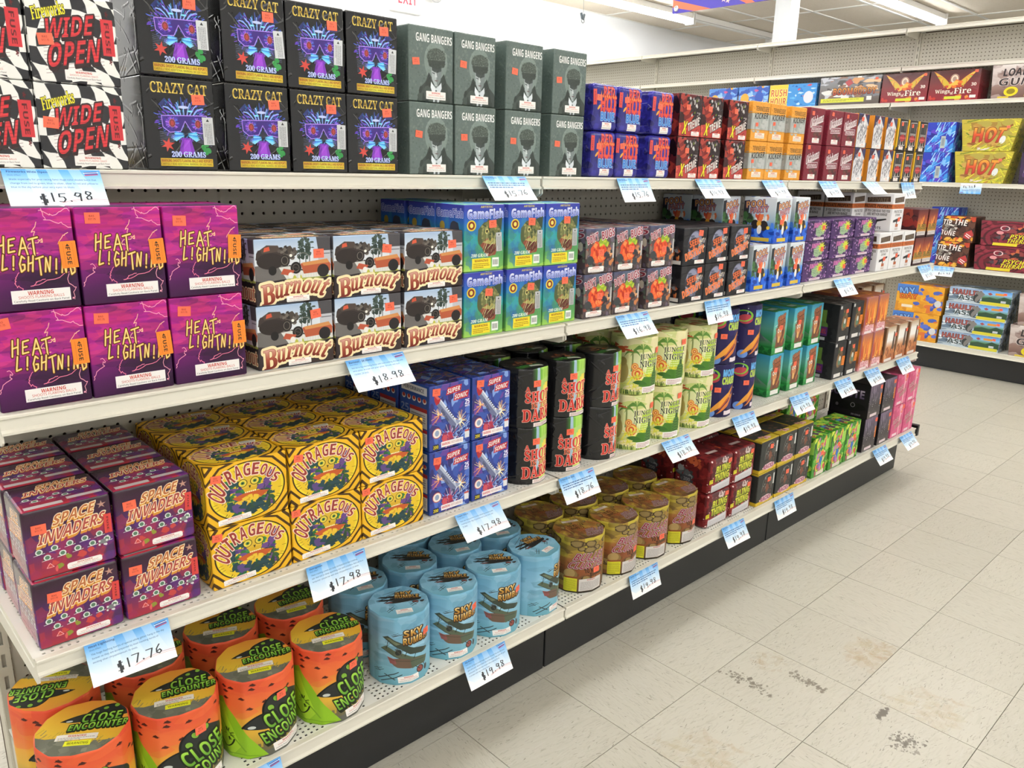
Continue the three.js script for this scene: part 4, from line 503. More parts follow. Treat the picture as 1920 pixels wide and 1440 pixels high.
// ---- base deck
ART.close = (A, f) => {
  const ship = (s = 1) => { A.C([0, 62, 14, 46, 34, 40, 44, 4, 74, 14, 92, 30, 96, 36, 100, 44, 96, 50, 80, 58, 50, 64, 30, 76, 0, 62], '#2c2f2e', true); A.C([0, 62, 14, 46, 34, 40, 44, 4, 74, 14], '#0f1211', false, 2.4); for (const [a, b] of [[46, 34], [58, 22], [74, 18]]) { A.E(a, b, 4.4, 6, '#7fae3c'); A.O(a, b, 4.4, 6, '#16210f', 1); } A.E(12, 62, 5, 3, '#c9cfcb'); };
  const title = () => { for (const [s, a, b, w, h] of [['CLOSE', 30, 40, 56, 30], ['ENCOUNTER', 16, 72, 84, 22]]) { A.T(s, a, b, w, h, '#7fb73a', { st: '#17210f', sw: 22, sy: -.1, sh: '#17210f', sd: 12 }); A.T(s, a, b, w, h, ['#a5d84a', '#5f9a30'], { st: '#24360f', sw: 4, sy: -.1 }); } };
  if (f === 'top') { A.G(['#dc8a36', '#dca034', '#d8b236', '#cda63a'], 100); A.P([0, 74, 30, 70, 50, 73, 76, 68, 100, 62, 100, 100, 0, 100], '#6c6d60'); A.mess(26, ['#626456', '#767868', '#8a8c78'], 2, 7, 8, 74, 84, 22); A.streaks(40, ['#b89a3a', '#77765c'], 8, 1, -80, 30, 5, 66, 90, 10); A.at(14, 14, 74, 50, -14, () => { ship(); title(); }); A.at(30, 66, 44, 9, -12, () => { A.R(0, 0, 100, 100, '#dcd6cc'); A.T('WARNING', 28, 10, 44, 34, '#b8483c'); A.fine(6, 50, 88, 44, '#8c8680', 2); }); A.at(44, 74, 28, 8, -12, () => { A.R(0, 0, 100, 100, '#dede2e'); A.T('WARNING', 10, 20, 80, 50, '#7a7a18'); }); return; }
  A.G(['#dc5236', '#de5f38', '#e08038', '#e3a63a', '#dcae3c', '#b3963c', '#6d6c58'], 90); A.mess(24, ['rgba(230,110,60,.5)', 'rgba(220,90,50,.5)'], 4, 12, 0, 0, 100, 40);
  for (let i = 0; i < 30; i++) { const a = A.r() * 100, b = 4 + A.r() * 42; A.E(a, b, 1, 1.6, '#6a2c1e', -.4); A.P([a - 1.6, b + 1, a, b - 2.4, a + 1.6, b + .4], '#4a2018'); }
  A.mess(60, ['#8a7a3a', '#5d5a48', '#6a674f'], 1, 4, 0, 84, 100, 10); for (let i = 0; i < 50; i++) A.R(A.r() * 100, 78 + A.r() * 8, 1.2, 16, '#6d6548'); A.R(0, 91, 100, 9, '#5f6058');
  for (const ox of [0, -52]) { A.P([28 + ox, 34, 36 + ox, 24, 42 + ox, 46, 48 + ox, 72, 55 + ox, 97, 46 + ox, 100, 24 + ox, 100, 23 + ox, 60], '#8fbf26'); A.P([31 + ox, 36, 36 + ox, 32, 44 + ox, 84, 40 + ox, 96, 28 + ox, 70], '#a9d432'); A.C([27 + ox, 44, 36 + ox, 56, 46 + ox, 90], '#7aa81e', false, .8); A.C([28 + ox, 100, 40 + ox, 90, 52 + ox, 97], '#7aa81e', false, 1.2); A.C([29 + ox, 74, 34 + ox, 84, 36 + ox, 88, 40 + ox, 86, 41 + ox, 76], '#1c2a10', false, .8); for (let i = 0; i < 16; i++) { const a = A.r() * 6.28; A.L([38 + ox + Math.cos(a) * 1.4, 70 + Math.sin(a) * 4, 38 + ox + Math.cos(a) * 3, 70 + Math.sin(a) * 8], '#24340f', .5); } A.E(27 + ox, 62, 2, 9, '#22281c'); }
  A.at(38.5, 18, 33, 68, -9, () => { ship(); title(); }); A.at(90, 18, 33, 68, -9, () => { ship(); title(); }); A.at(57, 86, 15, 11, -4, () => A.warn(0, 0, 100, 100, { rad: 4 }));
  A.at(4, 52, 12, 34, 0, () => { A.star(50, 50, 60, 44, 12, '#d9dd3a'); A.T('NEW', 10, 20, 80, 28, '#6d7a1c'); A.T('200', 10, 54, 80, 28, '#6d7a1c'); });
};
ART.sky = (A, f) => {
  A.G(['#6fa8c4', '#7fb4d0', '#8fc0d8', '#7cb2c8', '#6aa6b8'], 90); for (let i = 0; i < 50; i++) A.al(.22).blob(A.r() * 100, A.r() * 70, 3 + A.r() * 7, 3 + A.r() * 8, ['#4f7d98', '#a9cfe0', '#5a8aa6', '#b9d8e4', '#44708c'][i % 5], 12, .3); A.al(1);
  const plane = (dark) => {
    const c1 = dark ? '#2c2c2a' : '#56624f', c2 = dark ? '#1c1c1b' : '#3c463c', ln = dark ? '#151514' : '#2c302a';
    A.P([2, 34, 12, 27, 70, 66, 92, 72, 98, 78, 80, 80, 58, 76], c1); A.L([2, 34, 58, 76, 80, 80], ln, 1);
    for (const t of [.08, .3, .52, .74]) A.L([10 + t * 84, 8 + t * 52, 6 + t * 82, 32 + t * 48], ln, 1.1).L([16 + t * 80, 12 + t * 50, 4 + t * 82, 30 + t * 50], ln, .6);
    A.C([18, 62, 30, 56, 60, 68, 84, 72, 99, 74, 98, 86, 92, 92, 60, 96, 34, 86, 20, 74, 18, 62], dark ? '#2f2e2b' : '#6b5648', true); A.P([58, 70, 96, 74, 95, 90, 62, 94], dark ? '#2a2a27' : '#556250'); A.P([14, 56, 30, 62, 32, 76, 20, 74], '#8c5350'); A.C([18, 62, 40, 70, 96, 80], ln, false, .8);
    A.P([6, 4, 16, 0, 66, 38, 98, 50, 100, 56, 84, 60, 58, 52], c2); A.L([6, 4, 58, 52, 84, 60, 100, 56], ln, 1); A.P([12, 6, 20, 6, 40, 22, 32, 24], dark ? '#33332f' : '#6d7760');
    A.E(36, 44, 6, 8, ln); A.O(36, 44, 8, 10, '#6d675c', .8); A.L([30, 34, 42, 54], '#4a463e', 1.4); A.E(80, 104, 7, 9, '#8f4f48'); A.O(80, 104, 7, 9, '#26221f', 1.8); A.E(95, 107, 5, 8, '#3a3430'); A.L([70, 92, 80, 104], ln, 1.4).L([88, 92, 94, 106], ln, 1.2);
  };
  const small = (a, b, s) => { A.L([a - 6 * s, b + 6 * s, a + 6 * s, b - 6 * s], '#2f3a3a', 1.1 * s).L([a - 4 * s, b + 10 * s, a + 8 * s, b - 1 * s], '#2f3a3a', 1.1 * s).L([a - 2 * s, b - 2 * s, a + 4 * s, b + 6 * s], '#3a4444', 1 * s); };
  const title = (a, b, w, h) => { for (const [s, y, ww, ox] of [['SKY', 0, .7, 0], ['RUMBLE', .52, 1, -.02]]) { A.T(s, a + ox * w, b + y * h, w * ww, h * .46, '#3a2c1c', { st: '#3a2c1c', sw: 18, sh: '#3a2c1c', sd: 8 }); A.T(s, a + ox * w, b + y * h, w * ww, h * .46, ['#efe0b0', '#c9963c', '#a87432'], { st: '#6d4a20', sw: 4 }); } };
  if (f === 'top') { A.at(12, 34, 72, 34, -16, () => plane(true)); title(46, 18, 38, 22); small(36, 70, .9); small(74, 56, .9); A.streaks(14, ['#2c2c2c', '#3a3f40'], 26, 1, -26, 30, 14, 24, 60, 40); A.at(44, 74, 26, 12, -8, () => A.warn(0, 0, 100, 100)); return; }
  A.at(39, 27, 27, 54, 0, () => plane()); title(51.5, 20, 15.5, 21); A.L([46, 27, 51, 25], '#3a3a36', .8); small(43, 86, .9); small(37, 78, .45); small(47, 24, .3); A.at(48, 88, 11.5, 9, -3, () => A.warn(0, 0, 100, 100));
  A.al(.5).R(14, 60, 20, 40, '#8fc4dc').al(1); A.at(84, 32, 26, 44, 6, () => plane()); small(6, 78, .9); small(92, 82, .8);
};
ART.bull = (A, f) => {
  A.G(['#b9a83a', '#a8923a', '#9a6a34', '#8a4f2c', '#7a5636', '#4a3c2c'], 90); A.mess(80, ['rgba(190,170,60,.45)', 'rgba(120,70,40,.4)', 'rgba(90,70,40,.4)', 'rgba(150,90,50,.4)'], 3, 10);
  const rocks = (n, b, h) => { for (let i = 0; i < n; i++) { const a = A.r() * 100, y = b + A.r() * h, s = 2 + A.r() * 2.6; A.blob(a, y, s, s * 1.6, '#6a5636', 12, .15, '#3a2c18', .7); A.blob(a - .3, y - .6, s * .8, s * 1.2, '#8f7a4c', 12, .15); } };
  const title = (a, b, w, h, dark) => { for (const [s, y, ox] of [['BULLET', 0, .14], ['CLUSTER', .54, 0]]) { A.T(s, a + ox * w, b + y * h, w * (1 - ox), h * .46, '#2c1418', { st: '#2c1418', sw: 15, sk: -.2 }); A.T(s, a + ox * w, b + y * h, w * (1 - ox), h * .46, dark ? '#6d3a48' : '#8a2f48', { st: '#ecdcd6', sw: 7, sk: -.2 }); A.T(s, a + ox * w, b + y * h, w * (1 - ox), h * .46, dark ? '#6d3a48' : '#8a2f48', { sk: -.2 }); } };
  if (f === 'top') { A.streaks(50, ['#9a5a34', '#b87a44', '#6a3f24', '#8a7a3a'], 30, 1.6, 40, 70); rocks(5, 15, 60); A.T('10 KILLER', 30, 36, 34, 9, '#2f1f10', { rot: -10 }); A.T('BURSTS', 34, 47, 26, 9, '#2f1f10', { rot: -10 }); A.at(52, 62, 44, 24, -14, () => title(0, 0, 100, 100, true)); A.at(24, 18, 34, 9, -10, () => { A.R(0, 0, 100, 100, '#d5ccc4'); A.T('WARNING', 26, 16, 48, 60, '#b0786c'); }); A.at(26, 10, 18, 6, -10, () => A.R(0, 0, 100, 100, '#c9bc3a')); return; }
  rocks(26, 8, 14); rocks(14, 62, 16); A.streaks(40, ['rgba(90,40,24,.6)', 'rgba(150,80,40,.5)'], 14, 1, 70, 80, 0, 40, 100, 40);
  for (const o of [-3.5, -53.5]) { title(43.5 + o, 27, 25, 28); A.T('10 Killer', 53 + o, 54, 12, 9, '#2a1a10', { rot: -5 }); A.T('Bursts', 57 + o, 63, 8, 7, '#2a1a10', { rot: -5 }); A.E(44.5 + o, 66, 4.4, 10, '#8a6f42'); A.E(44 + o, 64, 3.4, 8, '#a98d58'); A.R(40.5 + o, 70, 8.4, 27, '#d3cf2c'); A.R(40.5 + o, 70, 8.4, 3, '#8a4a22'); A.fine(41 + o, 75, 7.4, 21, '#8a8620', 9); A.R(50 + o, 74, 16, 22, '#cfcac6'); A.T('WARNING', 55 + o, 75, 6, 2.4, '#b0524c'); A.fine(51 + o, 79, 14, 16, '#908a8a', 9); } A.R(0, 97, 100, 3, '#2f281c');
};
ART.bling = (A, f) => {
  A.bg('#6a1a20'); A.mess(40, ['#7c2226', '#57141a', '#84282a', '#48121a'], 5, 14); if (f === 'top') { A.dots(80, ['#8a4a44', '#5d2224'], .4, 1); A.at(34, 58, 40, 10, 4, () => A.R(0, 0, 100, 100, '#cdbcb8')); return; }
  A.dots(16, ['#e4c9c6', '#d8a8a8'], 1.4, 2.4); A.streaks(16, ['#8f3a34', '#4a1216'], 40, 1.4, -30, 40);
  if (f === 'side') { A.mess(10, ['#c2603a', '#a84a30'], 4, 9, 30, 6, 40, 30); A.mess(20, ['#8f9496', '#5d6266', '#3c4044'], 4, 10, 12, 42, 40, 46); A.R(24, 62, 26, 24, '#4a4a50'); A.T('200', 28, 68, 18, 10, '#9a9a9c'); return; }
  A.G(['rgba(60,50,54,.8)', 'rgba(140,90,90,.4)'], 90, 20, 0, 70, 30); A.mess(8, ['#c9b9b4', '#8a6a6a'], 2, 7, 44, 6, 30, 22); A.mess(12, ['#b03a3a', '#d05a50', '#e8a8a0'], 3, 9, 14, 50, 70, 20); for (const [s, a, b, w] of [['BLING', 26, 24, 60], ['THING', 22, 46, 60]]) { A.T(s, a, b, w, 20, '#6a7a1c', { st: '#4a5212', sw: 26 }); A.T(s, a, b, w, 20, ['#e2dc4a', '#a8b02c'], { st: '#d9dc5a', sw: 4 }); } A.P([10, 76, 88, 70, 88, 94, 10, 98], '#cfcdd0'); A.fine(14, 80, 70, 13, '#a8a4a8', 5);
};
ART.racks = (A, f) => {
  A.bg('#2f312f'); if (f === 'top') { A.mess(18, ['#3a3a38', '#55403a', '#6d4a3c'], 4, 12, 0, 0, 100, 70); A.R(0, 74, 100, 26, '#c2aa30'); A.mess(14, ['#b87a86', '#8a4a56', '#d8a8a8'], 3, 8, 30, 72, 50, 16); return; }
  A.streaks(30, ['#3a3d3a', '#262826'], 30, 2, 88, 10); A.R(0, 88, 100, 12, '#cfae2c'); if (f === 'side') { A.R(0, 0, 100, 6, '#b59a2c'); return; }
  A.R(0, 0, 100, 3, '#b59a2c'); A.mess(30, ['#4a4c4a', '#55403a', '#6d4a3c', '#3c3e3c', '#8a8c8a'], 2, 6, 30, 12, 50, 60); A.C([28, 60, 26, 14, 56, 12, 84, 12, 82, 60], '#9a9c98', false, 1.2); A.blob(56, 52, 9, 14, '#7c4a38', 14, .3); A.R(88, 14, 8, 34, '#c9cac6'); A.blob(54, 84, 34, 10, '#d9b8c0', 22, .12); A.T('RACKS', 26, 78, 56, 12, '#b06a84', { st: '#7c3a54', sw: 8 });
};
ART.green = (A, f) => {
  A.bg('#3f8a2c'); A.mess(70, ['#4fa034', '#2f6a24', '#7cc048', '#2c5a20', '#9ad058', '#c9d84a'], 4, 13); if (f === 'top') { A.mess(20, ['#b8c43a', '#c05a3a', '#3a7ab8', '#5d3f5a'], 4, 12, 15, 20, 70, 60); return; }
  A.mess(46, ['#c8643c', '#d8944a', '#b84a6a', '#e0d0a0', '#7a5a3c', '#3f78c0', '#d04a4a', '#e8c24a', '#c07ab0'], 3, 9, 22, 6, 60, 84); A.E(52, 60, 9, 9, '#3a6ec0'); A.R(30, 88, 50, 9, '#d8cfc0');
};
ART.abs = (A, f) => {
  A.bg('#1a171c'); if (f === 'top') { A.mess(16, ['#2a252c', '#120f14'], 6, 16); return; } if (f === 'side') { A.T('ABSOLUTE', -40, 20, 126, 24, ['#c8bcd0', '#5a4a6a'], { st: '#3a2c48', sw: 8 }); A.C([8, 66, 30, 54, 60, 60, 90, 56, 94, 74, 60, 88, 10, 80, 8, 66], '#0e0c10', true); A.O(60, 66, 5, 6, '#9a949c', 1.4); A.E(20, 72, 4, 5, '#5a545c'); A.T('200 GRAM', 58, 90, 24, 5, '#8a848c'); return; }
  A.G(['#6a5a74', '#4a4250', '#3a3538', '#57504e'], 90); A.streaks(40, ['#8a7c94', '#a89cb0', '#5a4c64', '#c0b6c4'], 26, 1.4, 88, 14, 0, 0, 100, 40); A.dots(30, ['#8d8a88', '#bdbab8', '#6a6664'], .6, 2, 0, 45, 100, 45); A.R(88, 34, 12, 34, '#d8782c'); A.R(20, 88, 52, 8, '#d9c8cc');
};
ART.pink = (A, f) => {
  A.bg('#d05a84'); A.mess(30, ['#c84e78', '#d96a90', '#bf4870'], 5, 14); if (f === 'top') { A.streaks(50, ['#b88a80', '#a0606c', '#d08a94', '#8a6458'], 40, 2, 10, 30); return; } A.R(62, 0, 12, 100, '#e2a4b4'); A.mess(14, ['#e6b0bc', '#d88a9c'], 2, 6, 58, 0, 20, 100); A.T('ROSE', 12, 40, 46, 16, '#c9a0a0', { st: '#7a4a50', sw: 10, rot: -12 }); A.T('GARDEN', 30, 56, 60, 14, '#b89488', { st: '#7a4a50', sw: 8, rot: -12 }); A.R(16, 88, 40, 8, '#e6ccd2'); A.mess(6, ['#e8806a', '#e89a8a'], 2, 5, 70, 8, 20, 20);
};
// ---- far run
ART.toon = (A, f) => { A.bg('#5a8acc'); A.mess(60, ['#6fa0dc', '#4a6fc0', '#e0a24a', '#8fb8e4', '#3f5aa8', '#d9c9b0', '#c05a8a', '#7a6ac0'], 4, 14); A.E(22, 56, 14, 26, '#e2a548'); A.E(70, 52, 14, 28, '#3f5cb0'); };
ART.rush = (A, f) => { A.bg('#4a90d0'); A.mess(50, ['#3a78c0', '#6ab0e0', '#2c5aa8', '#d05a6a', '#b8d4e8'], 2, 6); if (f !== 'front') return; A.R(0, 0, 40, 100, '#e6c048'); A.T('RUSH', 4, 20, 34, 32, '#c0603a', { st: '#f0dc98', sw: 10 }); A.T('HOUR', 4, 58, 34, 32, '#b8552e', { st: '#f0dc98', sw: 10 }); A.E(84, 60, 10, 26, '#d8d8e0'); };
ART.boom = (A, f) => { A.G(['#8a8c92', '#6d6a6a', '#5a4f48'], 90); A.mess(60, ['#b9bcc4', '#77787e', '#4a4644', '#d9d8d4', '#8a6a58'], 3, 11, 0, 0, 100, 70); if (f !== 'front') return; A.P([42, 20, 50, 8, 56, 24, 48, 36], '#a83a40'); A.mess(10, ['#c9905c', '#e0b890'], 4, 9, 60, 10, 36, 40); A.T('BOOM', 24, 40, 32, 24, ['#e0a03a', '#a83a2c'], { st: '#4a2018', sw: 12 }); A.T('BUDDY', 58, 42, 36, 22, ['#e0a03a', '#8a3a2c'], { st: '#4a2018', sw: 12 }); A.R(4, 76, 72, 15, '#cfd23e'); A.fine(8, 79, 62, 9, '#8a8a2c', 2); A.R(80, 72, 8, 14, '#e4e0da'); };
ART.wings = (A, f) => { A.G(['#4a2a2a', '#7a2c30', '#8f2230'], 90); if (f !== 'front') return; for (const s of [-1, 1]) for (let i = 0; i < 12; i++) A.C([50 + s * 8, 46, 50 + s * (20 + i), 20 - i, 50 + s * (44 - i * 2.4), 2 + i * 5, 50 + s * 26, 30 + i * 2, 50 + s * 8, 50], ['#e08a3a', '#c8ac3a', '#e0b04a', '#d0602c', '#9ab83a'][i % 5], true); A.E(50, 30, 9, 16, '#d9c8b0'); A.O(50, 30, 8, 14, '#8a4a3a', 1.6); A.E(50, 30, 4, 8, '#a88a7c'); A.mess(12, ['#e0702c', '#c24a2c', '#e8b04a'], 3, 8, 36, 40, 28, 20); A.T('Wings', 14, 62, 30, 17, '#f0e2d0', { f: 's', st: '#5a1a1c', sw: 8 }); A.T('of', 45, 70, 6, 10, '#f0e2d0', { f: 's' }); A.T('Fire', 52, 58, 34, 20, '#f4e6d4', { f: 's', st: '#5a1a1c', sw: 8 }); A.T('30', 84, 44, 10, 10, '#efe4d8'); A.mess(10, ['#c0392f', '#d8883a'], 3, 7, 4, 86, 92, 12); A.R(34, 86, 34, 9, '#c9d03a'); A.R(84, 84, 12, 9, '#e6e2de'); };
ART.loaded = (A, f) => { A.G(['#d6cfcb', '#b9aaa4', '#8a7068', '#6a4f48'], 90); A.mess(40, ['rgba(120,96,90,.5)', 'rgba(200,190,186,.5)', 'rgba(90,66,60,.4)'], 4, 14); if (f !== 'front') return; A.T('LOADED', 22, 12, 70, 22, '#2a2628', { sk: -.1 }); A.T('GUN', 14, 40, 62, 22, '#3a2f30', { sk: -.1, st: '#e0d8d4', sw: 6 }); A.E(40, 80, 15, 14, '#dcc926'); A.E(40, 80, 9, 8, '#8a7a1c'); A.E(88, 70, 8, 26, '#b08a5a'); A.R(70, 88, 26, 8, '#c9b83a'); A.R(14, 94, 24, 5, '#d0b840'); };
ART.blue = (A, f) => { A.bg('#2f3fb0'); A.mess(40, ['#4a5fd0', '#3a8ad8', '#5a3fb8', '#7ab8ec', '#2a2c8a'], 5, 16); A.streaks(24, ['#a8d4f4', '#5a9ae4'], 40, 3, -50, 60); if (f === 'front') { A.R(54, 46, 16, 40, '#aeb6b4'); A.R(57, 52, 10, 26, '#8a9498'); } };
ART.hot = (A, f) => { A.bg('#b8a83a'); A.streaks(90, ['#d9d23a', '#8a8a2c', '#c9c43a', '#6a7a2a'], 24, 2.4, 20, 120); if (f !== 'front') return; A.P([16, 10, 84, 10, 80, 90, 20, 90], '#9a7a34'); A.mess(40, ['#b0863a', '#8a5a2c', '#a89a44', '#c09a4a'], 4, 12, 16, 14, 68, 74); A.T('HOT', 20, 26, 56, 46, ['#e8b03a', '#d0502c', '#a82f2c'], { st: '#8a4a24', sw: 8, sk: -.12 }); A.E(76, 64, 6, 12, '#d9dcd8'); A.R(30, 88, 28, 8, '#d8c8c0'); A.streaks(30, ['#d9d23a', '#8a9a2c'], 16, 2, -30, 60, 0, 84, 100, 14); };
ART.night = (A, f) => { A.G(['#2a2038', '#453254', '#2c2434'], 90); A.mess(30, ['#3a2c4a', '#57406a', '#1e1828'], 4, 14); if (f !== 'front') return; A.P([20, 78, 30, 60, 70, 58, 92, 72, 92, 86, 20, 88], '#4a4452'); A.E(36, 86, 7, 9, '#c9c9cc'); A.R(8, 44, 6, 20, '#cfcdd4'); A.R(12, 88, 20, 5, '#d8d6da'); };
ART.tip = (A, f) => { A.bg('#4a2f28'); A.mess(40, ['#5d3c30', '#3a2420', '#6a4434', '#2c1c1a'], 5, 15); if (f !== 'front') { if (f === 'top') A.bg('#7a4a3c'); return; } A.mess(16, ['#d8982f', '#e0a63c', '#c2502f', '#b8442c'], 5, 11, 0, 0, 100, 14); A.mess(10, ['#d8982f', '#c2502f', '#e0b04a'], 5, 10, 0, 86, 100, 14); A.T('TIP', 2, 14, 26, 20, '#ece6e2', { rot: 4 }); A.T('THE', 36, 12, 40, 22, '#ece6e2', { rot: 6 }); A.T('TONE', 0, 56, 44, 20, '#ece6e2', { rot: 5 }); A.mess(16, ['#c9c4be', '#6a6460', '#8a847c'], 2, 7, 4, 34, 40, 22); A.P([72, 62, 92, 50, 100, 70, 86, 88, 70, 82], '#b03a3c'); A.L([78, 66, 92, 76], '#efe6e2', 3).L([76, 72, 88, 82], '#efe6e2', 3); };
ART.psycho = (A, f) => { A.bg('#7a2032'); for (let i = 0; i < 7; i++) A.O(50, 70, 20 + i * 12, 24 + i * 13, '#4a1420', 4); A.mess(30, ['#5a1624', '#8d2a3c', '#3a1a20'], 3, 10); if (f !== 'front') return; A.mess(30, ['#2a1a1e', '#c2603c', '#4a3a44', '#8a3a3c'], 3, 10, 36, 16, 50, 66); A.O(40, 28, 7, 9, '#e0b8bc', 2); A.E(32, 46, 6, 7, '#d88a90'); A.T('PSYCHO', 50, 50, 46, 17, '#dcd02c', { st: '#2a1a14', sw: 12, sk: -.1 }); A.T('THERAPY', 46, 68, 50, 16, '#dcd02c', { st: '#2a1a14', sw: 12, sk: -.1 }); A.R(22, 86, 44, 11, '#d8c62c'); A.R(92, 56, 8, 30, '#cfcac8'); };
ART.myday = (A, f) => { A.bg('#dda030'); A.mess(40, ['#e0a838', '#c9862a', '#d8942c'], 5, 14); A.mess(24, ['#3f54a8', '#5a70c4', '#d0703a', '#e8d8a0', '#4a62b4'], 4, 10, 40, 10, 60, 80); if (f !== 'front') return; A.R(0, 0, 46, 28, '#4a78c0'); A.T('MY', 6, 12, 34, 22, '#7aa8dc', { st: '#2c3f7a', sw: 12, rot: -8 }); A.T('DAY', 8, 34, 38, 18, '#d8702c', { st: '#6a3418', sw: 10, rot: -4 }); A.R(14, 74, 24, 10, '#e8d8c0'); A.E(90, 60, 7, 12, '#c9ccd0'); };
ART.haulin = (A, f) => { A.G(['#8aa0c0', '#a9b8cc', '#7c90a0', '#c8d4dc'], 90); A.mess(30, ['#c9d4de', '#6a7c90', '#4a5a66', '#e4ebf0'], 3, 10, 0, 40, 60, 60); if (f === 'side') { A.mess(20, ['#6a7474', '#4a5a66', '#a8b0b0'], 6, 16); return; } if (f === 'top') { A.mess(20, ['#6a7a7c', '#4a5654'], 6, 16); return; } A.G(['#5a94d8', '#8ab8e4', '#4f7a48', '#2c4a34'], 90, 54, 0, 46, 78); A.P([54, 56, 66, 44, 78, 52, 88, 34, 100, 46, 100, 80, 54, 80], '#34503c'); A.P([62, 22, 66, 14, 70, 24, 66, 32], '#a04a4c'); A.R(74, 14, 14, 14, '#d8903c'); A.T('HAULIN', 6, 14, 46, 32, '#a85a54', { st: '#4a2c30', sw: 12 }); A.T('ASS', 16, 48, 28, 32, '#3f4a4e', { st: '#b9c4ca', sw: 10 }); A.E(46, 60, 6, 26, '#3a3f40'); A.C([42, 20, 52, 4, 58, 30, 52, 60, 46, 90, 40, 70, 48, 40], '#7c7a78', true); A.R(52, 76, 46, 19, '#cfc83e'); A.R(84, 60, 8, 14, '#c4ccd4'); };
ART.violet = (A, f) => { A.bg('#6a2f7c'); A.mess(40, ['#8a3f9c', '#4a2464', '#d8863a', '#e0b04a', '#3a2a70', '#b04a5a'], 4, 14); };

// ---------------------------------------------------------------- stickers shared by the packages
const stickerCanvas = canvas(512, 256);
{
  const x = stickerCanvas.getContext('2d'), P = (X, Y, W, H, fn) => { const A = painter(x, X, Y, W, H, X + Y + 3); fn(A); A.end(); };
  P(0, 0, 128, 100, (A) => { A.bg('#f26a4b'); A.T('BAS', 30, 22, 34, 18, '#a83a24'); A.T('$17.75', 24, 50, 48, 20, '#a83a24'); });
  P(128, 0, 100, 200, (A) => { A.bg('#ee8420'); A.L([24, 8, 24, 92], '#a8540e', 1.4).L([78, 8, 78, 92], '#a8540e', 1.4); for (let i = 0; i < 14; i++) A.R(20, 8 + i * 6.4, 64, 2, '#ee8420'); A.P([50, 10, 62, 20, 38, 20], '#3a2408'); A.T('FUSE', 18, 42, 64, 26, '#3a2408', { rot: 90 }); });
  P(228, 0, 80, 200, (A) => { A.bg('#d2403c'); A.T('* FUSE *', -10, 36, 120, 26, '#5c1416', { rot: 90 }); });
  P(308, 0, 80, 200, (A) => { A.bg('#c2c4c6'); A.P([50, 6, 64, 16, 36, 16], '#333'); A.x.save(); A.x.translate(50, 60); A.x.rotate(Math.PI / 2); A.fine(-38, -34, 76, 70, '#77797c', 5); A.x.restore(); });
  P(388, 0, 120, 80, (A) => { A.bg('#e2da28'); A.T('WARNING', 10, 16, 80, 26, '#6a5a10'); A.fine(12, 54, 76, 34, '#8a7c18', 2); });
}
const stickerTex = tex(stickerCanvas);
const stickerMat = new THREE.MeshStandardMaterial({ map: stickerTex, roughness: 0.5 }), foilMat = new THREE.MeshStandardMaterial({ map: stickerTex, roughness: 0.28, metalness: 0.55 });
const STK = { price_sticker: [0, 0, 128, 100, .0215, .0165], fuse_label: [128, 0, 100, 200, .024, .042], red_fuse_label: [228, 0, 80, 200, .013, .038], foil_label: [308, 0, 80, 200, .019, .046], warning_tag: [388, 0, 120, 80, .02, .0135] };
const stkGeo = {};
function stickerGeo(kind, s = 1) {
  const key = kind + s; if (stkGeo[key]) return stkGeo[key];
  const [X, Y, W, H, w, h] = STK[kind], g = new THREE.BoxGeometry(w * s, h * s, .0005), p = g.attributes.position, uv = g.attributes.uv;
  for (let i = 0; i < p.count; i++) uv.setXY(i, (X + 1 + (p.getX(i) / (w * s) + .5) * (W - 2)) / 512, 1 - (Y + 1 + (.5 - p.getY(i) / (h * s)) * (H - 2)) / 256);
  return stkGeo[key] = g;
}
// crumpled film over the wrapped packages: fine relief only
const filmBump = (() => {
  const n = 256, c = canvas(n, n), x = c.getContext('2d'), r = rng(66); x.fillStyle = '#808080'; x.fillRect(0, 0, n, n);
  for (let i = 0; i < 90; i++) { x.globalAlpha = .12 + .3 * r(); x.strokeStyle = r() < .5 ? '#fff' : '#222'; x.lineWidth = 1 + r() * 4; const a = r() * n, b = r() * n, t = r() * 6.28, l = 14 + r() * 60; x.beginPath(); x.moveTo(a, b); x.quadraticCurveTo(a + Math.cos(t) * l * .5 + r() * 14, b + Math.sin(t) * l * .5, a + Math.cos(t) * l, b + Math.sin(t) * l); x.stroke(); }
  x.globalAlpha = 1; return tex(c, false);
})();

